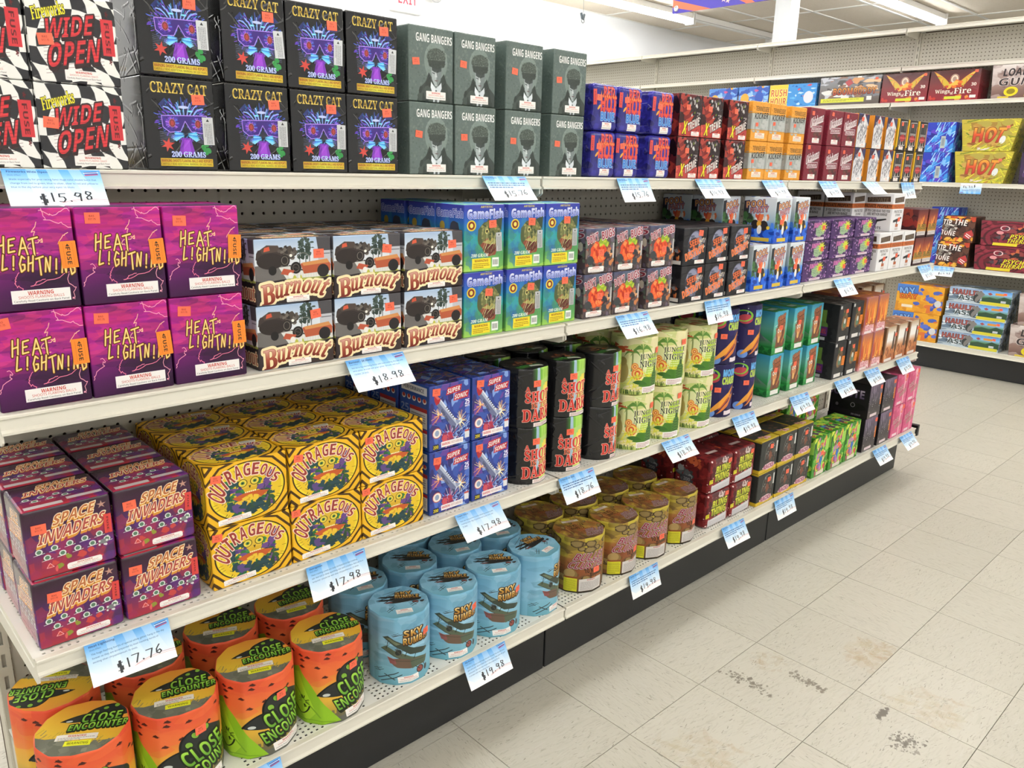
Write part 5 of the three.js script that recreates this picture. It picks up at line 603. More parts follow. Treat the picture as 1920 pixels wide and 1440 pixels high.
// ---------------------------------------------------------------- package kinds: n name, d description, w/h/p size (r for cans), finish, stickers [kind, x %, y %]
const K = {
  wide: { n: 'checkered_firework_box', d: 'black-and-white checkered firework box', w: .128, h: .1275, p: .13, film: 1, s: [['price_sticker', 15, 50]] },
  cat: { n: 'tiger_firework_box', d: 'black tiger-face firework box', w: .122, h: .1515, p: .12, film: 2, s: [['price_sticker', 76, 21], ['foil_label', 88, 54]] },
  gang: { n: 'portrait_firework_box', d: 'grey-green flat-cap portrait firework box', w: .12, h: .149, p: .12, film: 1, s: [['price_sticker', 20, 44, .85]] },
  rhb: { n: 'blue_flame_firework_box', d: 'deep blue box with red flame lettering', w: .1, h: .117, p: .1, film: 2, rad: .012, s: [['price_sticker', 26, 30, .9], ['red_fuse_label', 3, 28]] },
  xt: { n: 'dragon_firework_box', d: 'dark red dragon firework box', w: .113, h: .119, p: .11, film: 1, s: [['price_sticker', 38, 28, .9]] },
  ten: { n: 'orange_grey_firework_box', d: 'orange and grey banded firework box', w: .107, h: .122, p: .1, s: [['price_sticker', 28, 56, .7]] },
  okl: { n: 'maroon_firework_box', d: 'maroon firework box with white script', w: .114, h: .125, p: .1, s: [['price_sticker', 20, 12, .8]] },
  star: { n: 'white_panel_firework_box', d: 'dark firework box with white pointed panel', w: .1, h: .127, p: .1, s: [['price_sticker', 40, 20, .9]] },
  blk: { n: 'black_yellow_firework_box', d: 'black firework box with yellow edge', w: .1, h: .128, p: .1, s: [['price_sticker', 42, 18, .9]] },
  heat: { n: 'magenta_firework_box', d: 'magenta storm-sky firework box', w: .126, h: .1485, p: .126, dens: 4200, s: [['price_sticker', 16, 14], ['fuse_label', 92, 48, .95]] },
  burn: { n: 'hot_rod_firework_box', d: 'brown hot-rod firework box', w: .155, h: .119, p: .115, s: [['price_sticker', 80, 24]] },
  fish: { n: 'fish_firework_box', d: 'blue-green fish firework box', w: .117, h: .1455, p: .1, s: [['price_sticker', 66, 30], ['foil_label', 86, 55, .9]] },
  bugs: { n: 'orange_blob_firework_box', d: 'brown orange-blob firework box', w: .112, h: .114, p: .11, s: [['price_sticker', 54, 56]] },
  seek: { n: 'moon_firework_box', d: 'black moon firework box', w: .116, h: .1075, p: .1, s: [['price_sticker', 74, 16]] },
  pool: { n: 'pool_picture_firework_box', d: 'white-blue pool firework box', w: .1, h: .1485, p: .12, s: [['price_sticker', 44, 54]] },
  purple: { n: 'purple_dotted_firework_box', d: 'flat purple dotted firework box', w: .186, h: .0715, p: .12, s: [['price_sticker', 72, 42, .95]] },
  priv: { n: 'white_sign_firework_box', d: 'white orange-striped firework box', w: .118, h: .153, p: .12, s: [['price_sticker', 62, 66]] },
  ember: { n: 'brown_flame_firework_box', d: 'dark brown flame picture firework box', w: .105, h: .12, p: .15, s: [] },
  space: { n: 'saucer_firework_box', d: 'maroon saucer firework box', w: .132, h: .122, p: .12, film: 1, rad: .007, s: [['price_sticker', 19, 24], ['red_fuse_label', 93, 44, .9]] },
  outr: { n: 'yellow_skull_firework_box', d: 'yellow skull firework box', w: .161, h: .122, p: .116, dens: 4200, s: [['price_sticker', 9, 16, .9]] },
  rock: { n: 'rocket_firework_box', d: 'blue rocket picture firework box', w: .12, h: .155, p: .115, film: 1, dens: 4200, s: [['price_sticker', 17, 13]] },
  shot: { n: 'black_firework_can', d: 'black red-lettered firework can', r: .064, h: .152, film: 2, s: [['price_sticker', 51, 26]] },
  jungle: { n: 'jungle_firework_can', d: 'pale green jungle firework can', r: .068, h: .165, s: [['price_sticker', 62, 22]] },
  moon: { n: 'planet_firework_can', d: 'dark purple planet firework can', r: .058, h: .18, s: [['price_sticker', 44, 50]] },
  camp: { n: 'mountain_firework_box', d: 'green mountain firework box', w: .095, h: .157, p: .13, s: [['price_sticker', 52, 36]] },
  bottle: { n: 'dark_grey_firework_box', d: 'dark grey firework box', w: .1, h: .15, p: .12, s: [['price_sticker', 60, 18, .9], ['fuse_label', 84, 52, .9]] },
  fire: { n: 'orange_fire_firework_box', d: 'orange flame picture firework box', w: .108, h: .154, p: .12, s: [] },
  whbr: { n: 'brown_white_firework_box', d: 'brown and white firework box', w: .115, h: .157, p: .12, s: [['price_sticker', 88, 24, .9]] },
  close: { n: 'saucer_firework_can', d: 'orange saucer firework can', r: .077, h: .176, dens: 3000, s: [['price_sticker', 62, 27]] },
  sky: { n: 'biplane_firework_can', d: 'sky blue biplane firework can', r: .0718, h: .172, dens: 3000, s: [['price_sticker', 65, 30, .9]] },
  bull: { n: 'bullet_firework_can', d: 'yellow-brown bullet firework can', r: .075, h: .166, dens: 3000, s: [['price_sticker', 58, 60]] },
  bling: { n: 'dark_red_firework_box', d: 'dark red firework box', w: .138, h: .122, p: .14, rad: .012, s: [['price_sticker', 82, 18, .9], ['warning_tag', 6, 62]] },
  racks: { n: 'charcoal_firework_box', d: 'charcoal yellow-footed firework box', w: .122, h: .122, p: .12, s: [['price_sticker', 62, 26]] },
  green: { n: 'green_leafy_firework_box', d: 'green leafy firework box', w: .128, h: .165, p: .12, s: [['price_sticker', 60, 40]] },
  abs: { n: 'black_purple_firework_box', d: 'black and purple firework box', w: .125, h: .15, p: .17, s: [['price_sticker', 84, 14]] },
  pink: { n: 'pink_firework_box', d: 'pink striped firework box', w: .12, h: .15, p: .15, s: [['price_sticker', 84, 14]] },
  toon: { n: 'cartoon_firework_box', d: 'blue and orange cartoon firework box', w: .28, h: .175, p: .16, s: [] },
  rush: { n: 'traffic_firework_box', d: 'blue traffic picture box with yellow panel', w: .41, h: .175, p: .16, s: [] },
  boom: { n: 'grey_picture_firework_box', d: 'wide grey picture box with yellow strip', w: .475, h: .205, p: .2, film: 1, s: [['price_sticker', 93, 10]] },
  wings: { n: 'phoenix_firework_box', d: 'dark red phoenix firework box', w: .33, h: .203, p: .2, film: 1, s: [['price_sticker', 90, 7]] },
  loaded: { n: 'bullet_picture_firework_box', d: 'pale bullet picture firework box', w: .3, h: .215, p: .18, fan: .12, s: [] },
  blue: { n: 'royal_blue_firework_box', d: 'royal blue firework box', w: .19, h: .205, p: .18, s: [] },
  hot: { n: 'yellow_fan_firework_box', d: 'yellow fan-shaped firework box', w: .335, h: .212, p: .2, fan: .22, film: 1, s: [['price_sticker', 82, 24]] },
  night: { n: 'night_car_firework_box', d: 'dark violet car picture firework box', w: .32, h: .21, p: .2, fan: .06, s: [] },
  tip: { n: 'brown_lettered_firework_box', d: 'brown box with white block lettering', w: .215, h: .178, p: .2, s: [] },
  psycho: { n: 'crimson_fan_firework_box', d: 'crimson fan-shaped firework box', w: .36, h: .17, p: .2, fan: .1, film: 1, s: [] },
  myday: { n: 'orange_cartoon_firework_box', d: 'orange and blue cartoon firework box', w: .33, h: .203, p: .2, s: [] },
  haulin: { n: 'truck_picture_firework_box', d: 'long blue truck picture box', w: .4, h: .106, p: .2, s: [['price_sticker', 90, 18]] },
  violet: { n: 'violet_gold_firework_box', d: 'violet and gold firework box', w: .3, h: .21, p: .16, s: [] },
};
const protos = {};
function facetRadius(a, R, n) { const s = 2 * Math.PI / n, t = ((a % s) + s) % s - s / 2; return R * (.1 + .9 * Math.cos(s / 2) / Math.cos(t)) * 1.006; }
function proto(key) {
  if (protos[key]) return protos[key];
  const k = K[key], seed = [...key].reduce((a, c) => a * 31 + c.charCodeAt(0), 7) | 0, D = k.dens || 2800, can = !!k.r;
  const fw = Math.round((can ? 2 * Math.PI * k.r : k.w) * D), fh = Math.round(k.h * D), sw = can ? 0 : Math.round(k.p * D * .7), tw = can ? Math.round(2 * k.r * D) : fw, th = can ? tw : Math.round(k.p * D);
  const CW = fw + sw + 4, CH = fh + th + 4, c = canvas(CW, CH), x = c.getContext('2d'); x.fillStyle = '#777'; x.fillRect(0, 0, CW, CH);
  const reg = { front: [0, 0, fw, fh], side: [fw + 2, 0, sw, fh], top: [0, fh + 2, tw, th] };
  for (const f of can ? ['front', 'top'] : ['front', 'side', 'top']) { const A = painter(x, ...reg[f], seed); ART[key](A, f); A.end(); }
  const m = new THREE.MeshPhysicalMaterial({ map: tex(c), roughness: k.film ? .16 : .45, specularIntensity: k.film ? 1 : .6 });
  if (k.film) { m.bumpMap = filmBump; m.bumpScale = k.film === 2 ? .0045 : .0018; }
  const UV = (f, u, v) => { const [X, Y, W, H] = reg[f]; return [(X + .7 + u * (W - 1.4)) / CW, 1 - (Y + .7 + (1 - v) * (H - 1.4)) / CH]; };
  const g = new THREE.Group(); g.name = k.n;
  if (can) {
    const n = 12, seg = 84, prof = [[.0, .985], [.004, 1], [.5, 1.004], [k.h - .005, .998], [k.h - .0015, .985], [k.h, .965]]; prof[2][0] = k.h * .5;
    const pos = [], uv = [], idx = [];
    for (const [y, s] of prof) for (let i = 0; i <= seg; i++) { const a = (i / seg - .5) * 2 * Math.PI, R = facetRadius(a + .2, k.r, n) * s; pos.push(Math.sin(a) * R, y + (y === k.h ? .0012 * Math.sin(a * 5) : 0), Math.cos(a) * R); uv.push(...UV('front', i / seg, y / k.h)); }
    for (let j = 0; j < prof.length - 1; j++) for (let i = 0; i < seg; i++) { const a = j * (seg + 1) + i, b = a + seg + 1; idx.push(a, a + 1, b + 1, a, b + 1, b); }
    const wg = new THREE.BufferGeometry(); wg.setAttribute('position', new THREE.Float32BufferAttribute(pos, 3)); wg.setAttribute('uv', new THREE.Float32BufferAttribute(uv, 2)); wg.setIndex(idx); wg.computeVertexNormals();
    const tp = [], tu = [], ti = []; const rings = [[1, 0], [.8, -.0016], [.45, -.0002], [0, .0006]];
    for (const [s, dy] of rings) for (let i = 0; i <= seg; i++) { const a = (i / seg - .5) * 2 * Math.PI, R = facetRadius(a + .2, k.r, n) * .965 * s, px = Math.sin(a) * R, pz = Math.cos(a) * R; tp.push(px, k.h + dy + (s === 1 ? .0012 * Math.sin(a * 5) : .0012 * Math.sin(a * 3 + s * 9) * s), pz); tu.push(...UV('top', .5 + px / (2 * k.r), .5 - pz / (2 * k.r))); }
    for (let j = 0; j < 3; j++) for (let i = 0; i < seg; i++) { const a = j * (seg + 1) + i, b = a + seg + 1; ti.push(a, a + 1, b + 1, a, b + 1, b); }
    const tg = new THREE.BufferGeometry(); tg.setAttribute('position', new THREE.Float32BufferAttribute(tp, 3)); tg.setAttribute('uv', new THREE.Float32BufferAttribute(tu, 2)); tg.setIndex(ti); tg.computeVertexNormals();
    const bg = new THREE.CircleGeometry(k.r * .97, 26); bg.rotateX(Math.PI / 2); bg.translate(0, .0005, 0); const bu = bg.attributes.uv; for (let i = 0; i < bu.count; i++) bu.setXY(i, ...UV('front', .02, .02));
    mesh('wrapper', mergeGeometries([wg, bg]), m, g); mesh('top_paper', tg, m, g);
    for (const [s, px, py, sc] of k.s) { const a = (px / 100 - .5) * 2 * Math.PI, R = facetRadius(a + .2, k.r, n) * 1.004 + .0006, t = mesh(s, stickerGeo(s, sc), stickerMat, g); t.position.set(Math.sin(a) * R, k.h * (1 - py / 100), Math.cos(a) * R); t.rotation.y = a; }
  } else {
    const bg = new RoundedBoxGeometry(k.w, k.h, k.p, k.rad ? 2 : 1, k.rad || .0028), P = bg.attributes.position, N = bg.attributes.normal, uv = bg.attributes.uv, gs = bg.groups;
    for (const gr of gs) for (let i = gr.start; i < gr.start + gr.count; i++) {
      const a = P.getX(i) / k.w + .5, b = P.getY(i) / k.h + .5, d = P.getZ(i) / k.p + .5, f = gr.materialIndex;
      uv.setXY(i, ...(f === 4 ? UV('front', a, b) : f === 5 ? UV('front', 1 - a, b) : f === 1 ? UV('side', d, b) : f === 0 ? UV('side', 1 - d, b) : UV('top', a, f === 2 ? 1 - d : d)));
    }
    const r = rng(seed + 5), q = [r(), r(), r(), r()].map((v) => (v - .5) * .6);
    for (let i = 0; i < P.count; i++) { // slight bulge of the card faces, and fan shapes that widen upward
      let px = P.getX(i), py = P.getY(i), pz = P.getZ(i); const a = px / k.w * 2, b = py / k.h * 2, d = pz / k.p * 2;
      if (k.fan) px *= 1 + k.fan * (py / k.h);
      P.setXYZ(i, px + .0006 * q[0] * b, py, pz + .0006 * q[1] * a * b);
    }
    bg.clearGroups(); bg.translate(0, k.h / 2, 0);
    mesh('carton', bg, m, g);
    for (const [s, px, py, sc] of k.s) { const t = mesh(s, stickerGeo(s, sc), s === 'foil_label' ? foilMat : stickerMat, g), over = k.fan ? 1 + k.fan * (.5 - py / 100) : 1; t.position.set((px / 100 - .5) * k.w * over, k.h * (1 - py / 100), k.p / 2 + .0008); }
  }
  return protos[key] = g;
}
const jr = rng(2024);
function put(key, x, y, z, turn, label, grp) {
  const k = K[key], o = proto(key).clone(); o.name = numbered(k.n); o.position.set(x, y + .0004, z); o.rotation.y = turn; o.userData = { label, category: k.r ? 'firework can' : 'firework box', group: grp };
  for (const c of o.children) if (c.name === 'price_sticker' && !k.r) { c.position.x += (jr() - .5) * .012; c.position.y += (jr() - .5) * .012; c.rotation.z = (jr() - .5) * .24; } else if (/label/.test(c.name)) { c.position.y += (jr() - .5) * .006; c.rotation.z = (jr() - .5) * .12; } else if (c.name === 'price_sticker') c.position.y += (jr() - .5) * .01;
  scene.add(o); return o;
}
const ORD = ['first', 'second', 'third', 'fourth', 'fifth'], ROWS = ['front row', 'second row back', 'third row back', 'fourth row back'];
function layerName(l, L) { return L === 1 ? '' : l === 0 ? 'lower layer, ' : l === L - 1 ? 'upper layer, ' : 'middle layer, '; }
function colName(i, ref) { return i === 0 ? 'next to the ' + ref : ORD[i] + ' from the ' + ref; }
// boxes on the main run. o: shelf, xs left edges, zf front plane, L layers, rows, pitch between rows, ref neighbour, off first column number, l0/rows0 start of the counts
function stack(key, o) {
  const k = K[key], y0 = SH[o.s][0], L = o.L ?? 2, rows = o.rows ?? 1, LL = o.LL ?? L, many = o.many ?? rows > 1;
  for (let r = 0; r < rows; r++) for (let i = 0; i < o.xs.length; i++) for (let l = o.l0 ?? 0; l < (o.l0 ?? 0) + L; l++) {
    const ci = o.cols ? o.cols[i] : o.rev ? o.xs.length - 1 - i : i, rr = r + (o.r0 ?? 0), lim = (o.l0 ?? 0) + L;
    const lab = k.d + ', ' + layerName(l, LL) + (many ? ROWS[rr] + ', ' : '') + colName(ci, o.ref);
    put(key, o.xs[i] + k.w / 2 + (jr() - .5) * .002 + (l - (o.l0 ?? 0)) * (o.lean ?? 0), y0 + l * (k.h + .0008), o.zf - k.p / 2 - r * (o.pitch ?? k.p + .004) + (jr() - .5) * .003, (jr() - .5) * .03 + (o.turn ?? 0), lab, o.g ?? k.n.replace(/_/g, ' ') + ' stack');
  }
}
// top shelf
const z1 = .066, z2 = .166, z3 = .15;
stack('wide', { s: 1, xs: [0.001, .131], zf: z1, ref: 'tiger boxes', rev: true });
stack('cat', { s: 1, xs: [.290, .431, .5555, .680], zf: z1, ref: 'checkered boxes' });
stack('gang', { s: 1, xs: [.829, .953, 1.104, 1.260], zf: z1, ref: 'tiger boxes' });
stack('rhb', { s: 1, xs: [1.413, 1.516, 1.66], zf: z1, ref: 'portrait boxes' });
stack('xt', { s: 1, xs: [1.787, 1.903, 2.045], zf: z1, ref: 'deep blue boxes' });
stack('ten', { s: 1, xs: [2.184, 2.295, 2.434], zf: z1, ref: 'dragon boxes' });
stack('okl', { s: 1, xs: [2.564, 2.714, 2.833], zf: z1, ref: 'orange-grey boxes' });
stack('star', { s: 1, xs: [2.953, 3.094, 3.222], zf: z1, ref: 'maroon boxes' });
stack('blk', { s: 1, xs: [3.332, 3.44, 3.55], zf: z1, ref: 'white-panelled boxes' });
// second shelf
stack('heat', { s: 2, xs: [.008, .1385, .2685], zf: z2, ref: 'hot-rod boxes', rev: true });
stack('burn', { s: 2, xs: [.418, .577, .740], zf: z2, ref: 'magenta boxes', rows: 3 });
stack('fish', { s: 2, xs: [.900, 1.029, 1.149], zf: z2, ref: 'hot-rod boxes', many: true });
stack('fish', { s: 2, xs: [.900], zf: .064, ref: 'hot-rod boxes', rows: 2, r0: 1, pitch: .115, many: true });
stack('bugs', { s: 2, xs: [1.293, 1.409, 1.552], zf: z2 + .003, ref: 'fish boxes', rows: 3 });
stack('seek', { s: 2, xs: [1.713, 1.832, 1.957], zf: z2 + .003, ref: 'orange-blob boxes', rows: 3 });
stack('pool', { s: 2, xs: [2.105, 2.217, 2.341], zf: z2, L: 1, LL: 2, ref: 'black moon boxes', many: true });
stack('pool', { s: 2, xs: [2.217, 2.341], zf: z2, L: 1, l0: 1, LL: 2, ref: 'black moon boxes', cols: [1, 2], many: true });
stack('pool', { s: 2, xs: [2.105], zf: .042, rows: 2, r0: 1, ref: 'black moon boxes', many: true });
stack('purple', { s: 2, xs: [2.475, 2.667, 2.859], zf: .15, L: 3, ref: 'pool picture boxes' });
stack('priv', { s: 2, xs: [3.058, 3.183, 3.306], zf: z2, L: 1, LL: 2, ref: 'purple dotted boxes', many: true });
stack('priv', { s: 2, xs: [3.183], zf: z2 - .014, L: 1, l0: 1, LL: 2, cols: [1], ref: 'purple dotted boxes', many: true });
stack('priv', { s: 2, xs: [3.058], zf: .04, rows: 2, r0: 1, ref: 'purple dotted boxes', many: true });
stack('ember', { s: 2, xs: [3.435, 3.546], zf: z2, ref: 'white striped boxes' });
// third shelf
stack('space', { s: 3, xs: [.016, .1505], zf: z3, rows: 3, pitch: .123, ref: 'yellow skull boxes', rev: true });
stack('outr', { s: 3, xs: [.306, .471, .637], zf: z3, rows: 3, pitch: .1185, ref: 'saucer boxes' });
stack('rock', { s: 3, xs: [.818, .9445], zf: z3 - .003, rows: 3, pitch: .12, ref: 'yellow skull boxes' });
stack('camp', { s: 3, xs: [2.364, 2.503, 2.635], zf: .128, rows: 2, ref: 'planet cans' });
stack('bottle', { s: 3, xs: [2.805, 2.915], zf: .16, rows: 2, ref: 'green mountain boxes' });
stack('fire', { s: 3, xs: [3.03, 3.142], zf: .166, rows: 2, ref: 'dark grey boxes' });
stack('whbr', { s: 3, xs: [3.275, 3.40, 3.53], zf: .166, L: 1, LL: 2, ref: 'orange flame boxes', many: true });
stack('whbr', { s: 3, xs: [3.275, 3.40], zf: .035, L: 2, r0: 1, ref: 'orange flame boxes', many: true });
// base deck
stack('bling', { s: 4, xs: [1.925, 2.068], zf: .195, rows: 2, pitch: .146, ref: 'bullet cans' });
stack('racks', { s: 4, xs: [2.222, 2.354, 2.482], zf: .205, rows: 2, ref: 'dark red boxes' });
stack('green', { s: 4, xs: [2.635, 2.775, 2.915], zf: .206, L: 1, LL: 2, ref: 'charcoal boxes', many: true });
stack('green', { s: 4, xs: [2.635, 2.775], zf: .075, L: 2, r0: 1, ref: 'charcoal boxes', many: true, lean: .002 });
stack('abs', { s: 4, xs: [3.095, 3.24], zf: .205, ref: 'green leafy boxes' });
stack('pink', { s: 4, xs: [3.389, 3.515], zf: .205, ref: 'black-purple boxes' });
// cans: shelf, list of [x, z, layers, turn, row, column]
function cans(key, s, list, ref, LL = 1, face = -.5) {
  const k = K[key], y0 = SH[s][0];
  for (const [x, z, L, turn, row, col] of list) for (let l = 0; l < L; l++) put(key, x + (l ? (jr() - .5) * .006 : 0), y0 + l * (k.h + .0014), z, turn + face + (l ? (jr() - .5) * .3 : 0), k.d + ', ' + layerName(l, LL) + ROWS[row] + ', ' + colName(col, ref), k.n.replace(/_/g, ' ') + ' group');
}
cans('shot', 3, [[1.156, .1, 2, .05, 0, 0], [1.296, .1, 2, -.12, 0, 1], [1.44, .104, 2, .3, 0, 2], [1.15, -.036, 2, .1, 1, 0], [1.29, -.036, 2, .2, 1, 1], [1.432, -.034, 2, -.1, 1, 2]], 'blue rocket boxes', 2, -.28);
cans('jungle', 3, [[1.584, .112, 2, .05, 0, 0], [1.731, .11, 2, -.1, 0, 1], [1.897, .11, 2, .05, 0, 2], [1.587, -.034, 2, .1, 1, 0], [1.733, -.034, 2, -.1, 1, 1]], 'black cans', 2, -.52);
cans('moon', 3, [[2.052, .102, 2, -.1, 0, 0], [2.195, .1, 2, .25, 0, 1], [2.06, -.03, 2, .1, 1, 0]], 'jungle cans', 2, -.35);
cans('close', 4, [[.541, .142, 1, 0, 0, 0], [.382, .135, 1, -.03, 0, 1], [.223, .135, 1, -.06, 0, 2], [.066, .125, 1, -.3, 0, 3], [.54, -.02, 1, .1, 1, 0], [.384, -.03, 1, -.1, 1, 1], [.222, -.026, 1, .1, 1, 2], [.06, -.034, 1, 2.9, 1, 3]], 'blue biplane cans');
cans('sky', 4, [[.732, .139, 1, -.05, 0, 0], [.879, .139, 1, -.05, 0, 1], [1.024, .141, 1, -.1, 0, 2], [1.171, .14, 1, .55, 0, 3], [.716, -.008, 1, .1, 1, 0], [.872, -.01, 1, -.2, 1, 1], [1.02, -.008, 1, .05, 1, 2], [1.168, -.01, 1, 0, 1, 3], [.946, -.137, 1, -.1, 2, 1], [1.094, -.137, 1, .1, 2, 2]], 'saucer cans');
cans('bull', 4, [[1.354, .137, 1, -.03, 0, 0], [1.507, .137, 1, .3, 0, 1], [1.659, .138, 1, -.05, 0, 2], [1.812, .136, 1, .25, 0, 3], [1.348, -.017, 1, .1, 1, 0], [1.502, -.018, 1, -.1, 1, 1], [1.656, -.018, 1, .1, 1, 2], [1.808, -.02, 1, .1, 1, 3], [1.579, -.1495, 1, 0, 2, 1]], 'biplane cans');
// the far run, fronts turned to the aisle
function farPut(key, z0, yk, l, label, xf, turn = 0) { const k = K[key], zf = FF[yk] - (xf ?? .014); return put(key, FX - zf + k.p / 2, FY[yk] + l * (k.h + .0008), z0 + k.w / 2, -Math.PI / 2 + turn, label, k.n.replace(/_/g, ' ') + ' on far run'); }
farPut('toon', -2.72, 'a', 0, 'blue and orange cartoon firework box, farther from the traffic box'); farPut('toon', -2.425, 'a', 0, 'blue and orange cartoon firework box, next to the traffic box');
farPut('rush', -2.135, 'a', 0, 'blue traffic picture box with yellow panel at one end');
farPut('boom', -1.7, 'a', 0, 'wide grey picture box with yellow strip, beside the phoenix boxes');
farPut('wings', -1.214, 'a', 0, 'dark red phoenix firework box next to the wide grey box'); farPut('wings', -.876, 'a', 0, 'dark red phoenix firework box next to the pale bullet box');
farPut('loaded', -.47, 'a', 0, 'pale bullet picture box on the high shelf beside phoenix boxes');
farPut('violet', -1.5, 'b', 0, 'violet and gold firework box, lower layer, behind the black-yellow boxes'); farPut('violet', -1.5, 'b', 1, 'violet and gold firework box, upper layer, behind the black-yellow boxes');
for (const l of [0, 1]) { const w = l ? 'upper of two' : 'lower of two';
  farPut('blue', -.826 + l * .006, 'b', l, 'royal blue firework box, ' + w + ' beside the yellow fan boxes'); farPut('hot', -.595 + l * .012, 'b', l, 'yellow fan-shaped firework box, ' + w + ' above the price card');
  farPut('night', -.19 + l * .01, 'b', l, 'dark violet car picture box, ' + w + ' beside the yellow fan boxes');
  farPut('tip', -.628 + l * .012, 'c', l, 'brown box with white block lettering, ' + w + ' on the middle shelf'); farPut('psycho', -.372 + l * .015, 'c', l, 'crimson fan-shaped firework box, ' + w + ' on the middle shelf');
  farPut('myday', -.845 + l * .008, 'd', l, 'orange and blue cartoon box, ' + w + ' on the base deck'); farPut('loaded', -.045 + l * .02, 'd', l, 'pale bullet picture box, ' + w + ' beside the truck boxes'); }
for (let l = 0; l < 4; l++) farPut('haulin', -.5 + l * .008, 'd', l, 'long blue truck picture box, ' + ['bottom', 'second up', 'third up', 'top'][l] + ' of the four-box stack');
farPut('violet', -1.1, 'c', 0, 'violet and gold firework box on the middle shelf behind flame boxes', .18); farPut('blue', -.78, 'c', 0, 'royal blue firework box at the back of the middle shelf', .2); farPut('blue', -.77, 'c', 1, 'royal blue firework box on top at the back of the middle shelf', .2);

// ---------------------------------------------------------------- price cards in the shelf edges
const STROKES = { '$': [[.8, .15, .2, .2, .2, .5, .8, .5, .8, .85, .15, .85], [.42, -.05, .42, 1.08], [.58, -.05, .58, 1.08]], '0': [[.5, 0, .1, .3, .1, .7, .5, 1, .9, .7, .9, .3, .5, 0]], '1': [[.45, 0, .5, 1]], '2': [[.1, .2, .5, 0, .9, .25, .1, 1, .95, .95]], '4': [[.2, 0, .1, .55, .9, .5], [.75, .1, .7, 1]], '5': [[.9, .02, .2, .05, .15, .42, .7, .42, .85, .7, .6, 1, .1, .95]], '6': [[.7, 0, .2, .4, .1, .8, .5, 1, .85, .8, .6, .55, .15, .75]], '7': [[.05, .05, .95, .05, .5, 1]], '8': [[.8, .12, .3, .02, .2, .3, .8, .65, .75, .92, .3, 1, .2, .75, .8, .3, .8, .12]], '9': [[.85, .1, .3, .02, .1, .35, .45, .5, .85, .2, .8, .1, .75, 1]], '3': [[.1, .05, .85, .1, .4, .45, .85, .7, .5, 1, .1, .92]], '.': [[.4, .92, .5, 1]] };
const cardList = [ // shelf, x, tilt degrees, price, title, body, what hangs above
  [1, .069, 31, '$15.98', 'Fireworks Wide Open', ['Made especially for your racing fans! Huge color double burst that', 'change from red to green, blue to silver, silver to red and yellow to', 'blue in the sky before your very eyes! 16 Shots'], 'below the checkered boxes'],
  [1, 1.02, 38, '$15.76', 'Gang Bangers', null, 'below the grey-green portrait boxes'], [1, 1.5, 25, '$15.76', 'Red Hot Blue', null, 'below the deep blue boxes'], [1, 1.865, 36, '$14.98', 'Xtreme', null, 'below the red dragon boxes'], [1, 2.25, 36, '$14.98', 'Tennessee Kicker', null, 'below the orange-grey boxes'], [1, 2.65, 34, '$14.98', 'Oklahoma Boomers', null, 'below the maroon boxes'], [1, 3.015, 46, '$14.98', 'Star', null, 'below the white-panelled boxes'], [1, 3.4, 16, '$14.98', 'Gone', null, 'below the black and yellow boxes'],
  [2, .585, 37, '$18.98', 'Burnout - 24 Shots', ['Red tail to big alternating Bursts with loud crackling. Brocade with', 'white glitter. Brocade with green glitter. Brocade with loud', 'crackles. 24 shots'], 'below the hot-rod boxes'], [2, 1.405, 36, '$16.98', "Don't Bugs", null, 'below the orange-blob boxes'], [2, 1.82, 14, '$16.98', 'Seek and Destroy', null, 'below the black moon boxes'], [2, 2.66, 32, '$16.98', 'Jumbo Crackle', null, 'below the purple dotted boxes'], [2, 3.458, 30, '$15.98', 'Blaze', null, 'below the brown flame boxes'],
  [3, .073, 24, '$17.76', 'Heat Lightning', ['The huge flashing bursts of special white glitter hang in the sky', 'forever as they are accompanied by loud crackling bursts of', 'exciting silver chrysanthemum 16 shots.'], 'below the maroon saucer boxes'], [3, .482, 17, '$17.98', 'Outrageous', ['These crackling comets are really OUTRAGEOUS! Red Crackling', 'tail. Red tail to deep sparkling star with crackles. Red tail to a', 'turquoise / purple star with silver chrysanthemum. 25 shots'], 'below the yellow skull boxes'], [3, .865, 40, '$17.98', 'Super Sonic', ['Time rain flying bombs w shells whistling, shooting with', 'crackling mines. Big chrysanthemum finale, siren tails', '25 shots'], 'below the blue rocket boxes'], [3, 1.215, 26, '$18.76', 'A Shot in the Dark', null, 'below the black cans'], [3, 1.662, 40, '$18.98', 'Jungle Night', null, 'below the jungle cans'], [3, 2.05, 28, '$19.98', 'Moon Chaser', null, 'below the purple planet cans'], [3, 2.435, 30, '$19.98', 'Camp Town', null, 'below the green mountain boxes'], [3, 2.79, 32, '$19.98', 'Fuel', null, 'below the dark grey boxes'], [3, 3.06, 34, '$19.98', 'Embers', null, 'below the orange flame boxes'], [3, 3.39, 30, '$19.98', 'Autumn', null, 'below the brown and white boxes'],
  [4, .245, 22, '$19.98', 'Close Encounter', null, 'below the saucer cans'], [4, .855, 26, '$19.98', 'Sky Rumble', ['Rhythm vip flashes 5 whirl mega, blue and Tornado Tails, Brocade wind', 'glare with pearl. Red and Silver tails on blue green, fuego gold with gold', 'and purple. Red and Silver stream tails, popping horse,', '6 strobes with big crackling finale.'], 'below the biplane cans'], [4, 1.488, 14, '$19.98', 'Bullet Cluster', null, 'below the bullet cans'], [4, 1.978, 26, '$19.98', 'Bling Thing', null, 'below the dark red boxes'], [4, 2.325, 16, '$19.98', 'Racks', null, 'below the charcoal boxes'], [4, 3.16, 34, '$19.98', 'Absolute', null, 'below the black and purple boxes'], [4, 3.45, 38, '$19.98', 'Rose Garden', null, 'below the pink boxes'],
  ['b', -.53, 8, '$99.98', '', null, 'hung upside down below the yellow fan boxes'], ['c', -.62, 20, '$64.98', '', null, 'below the brown block-lettered boxes'],
];
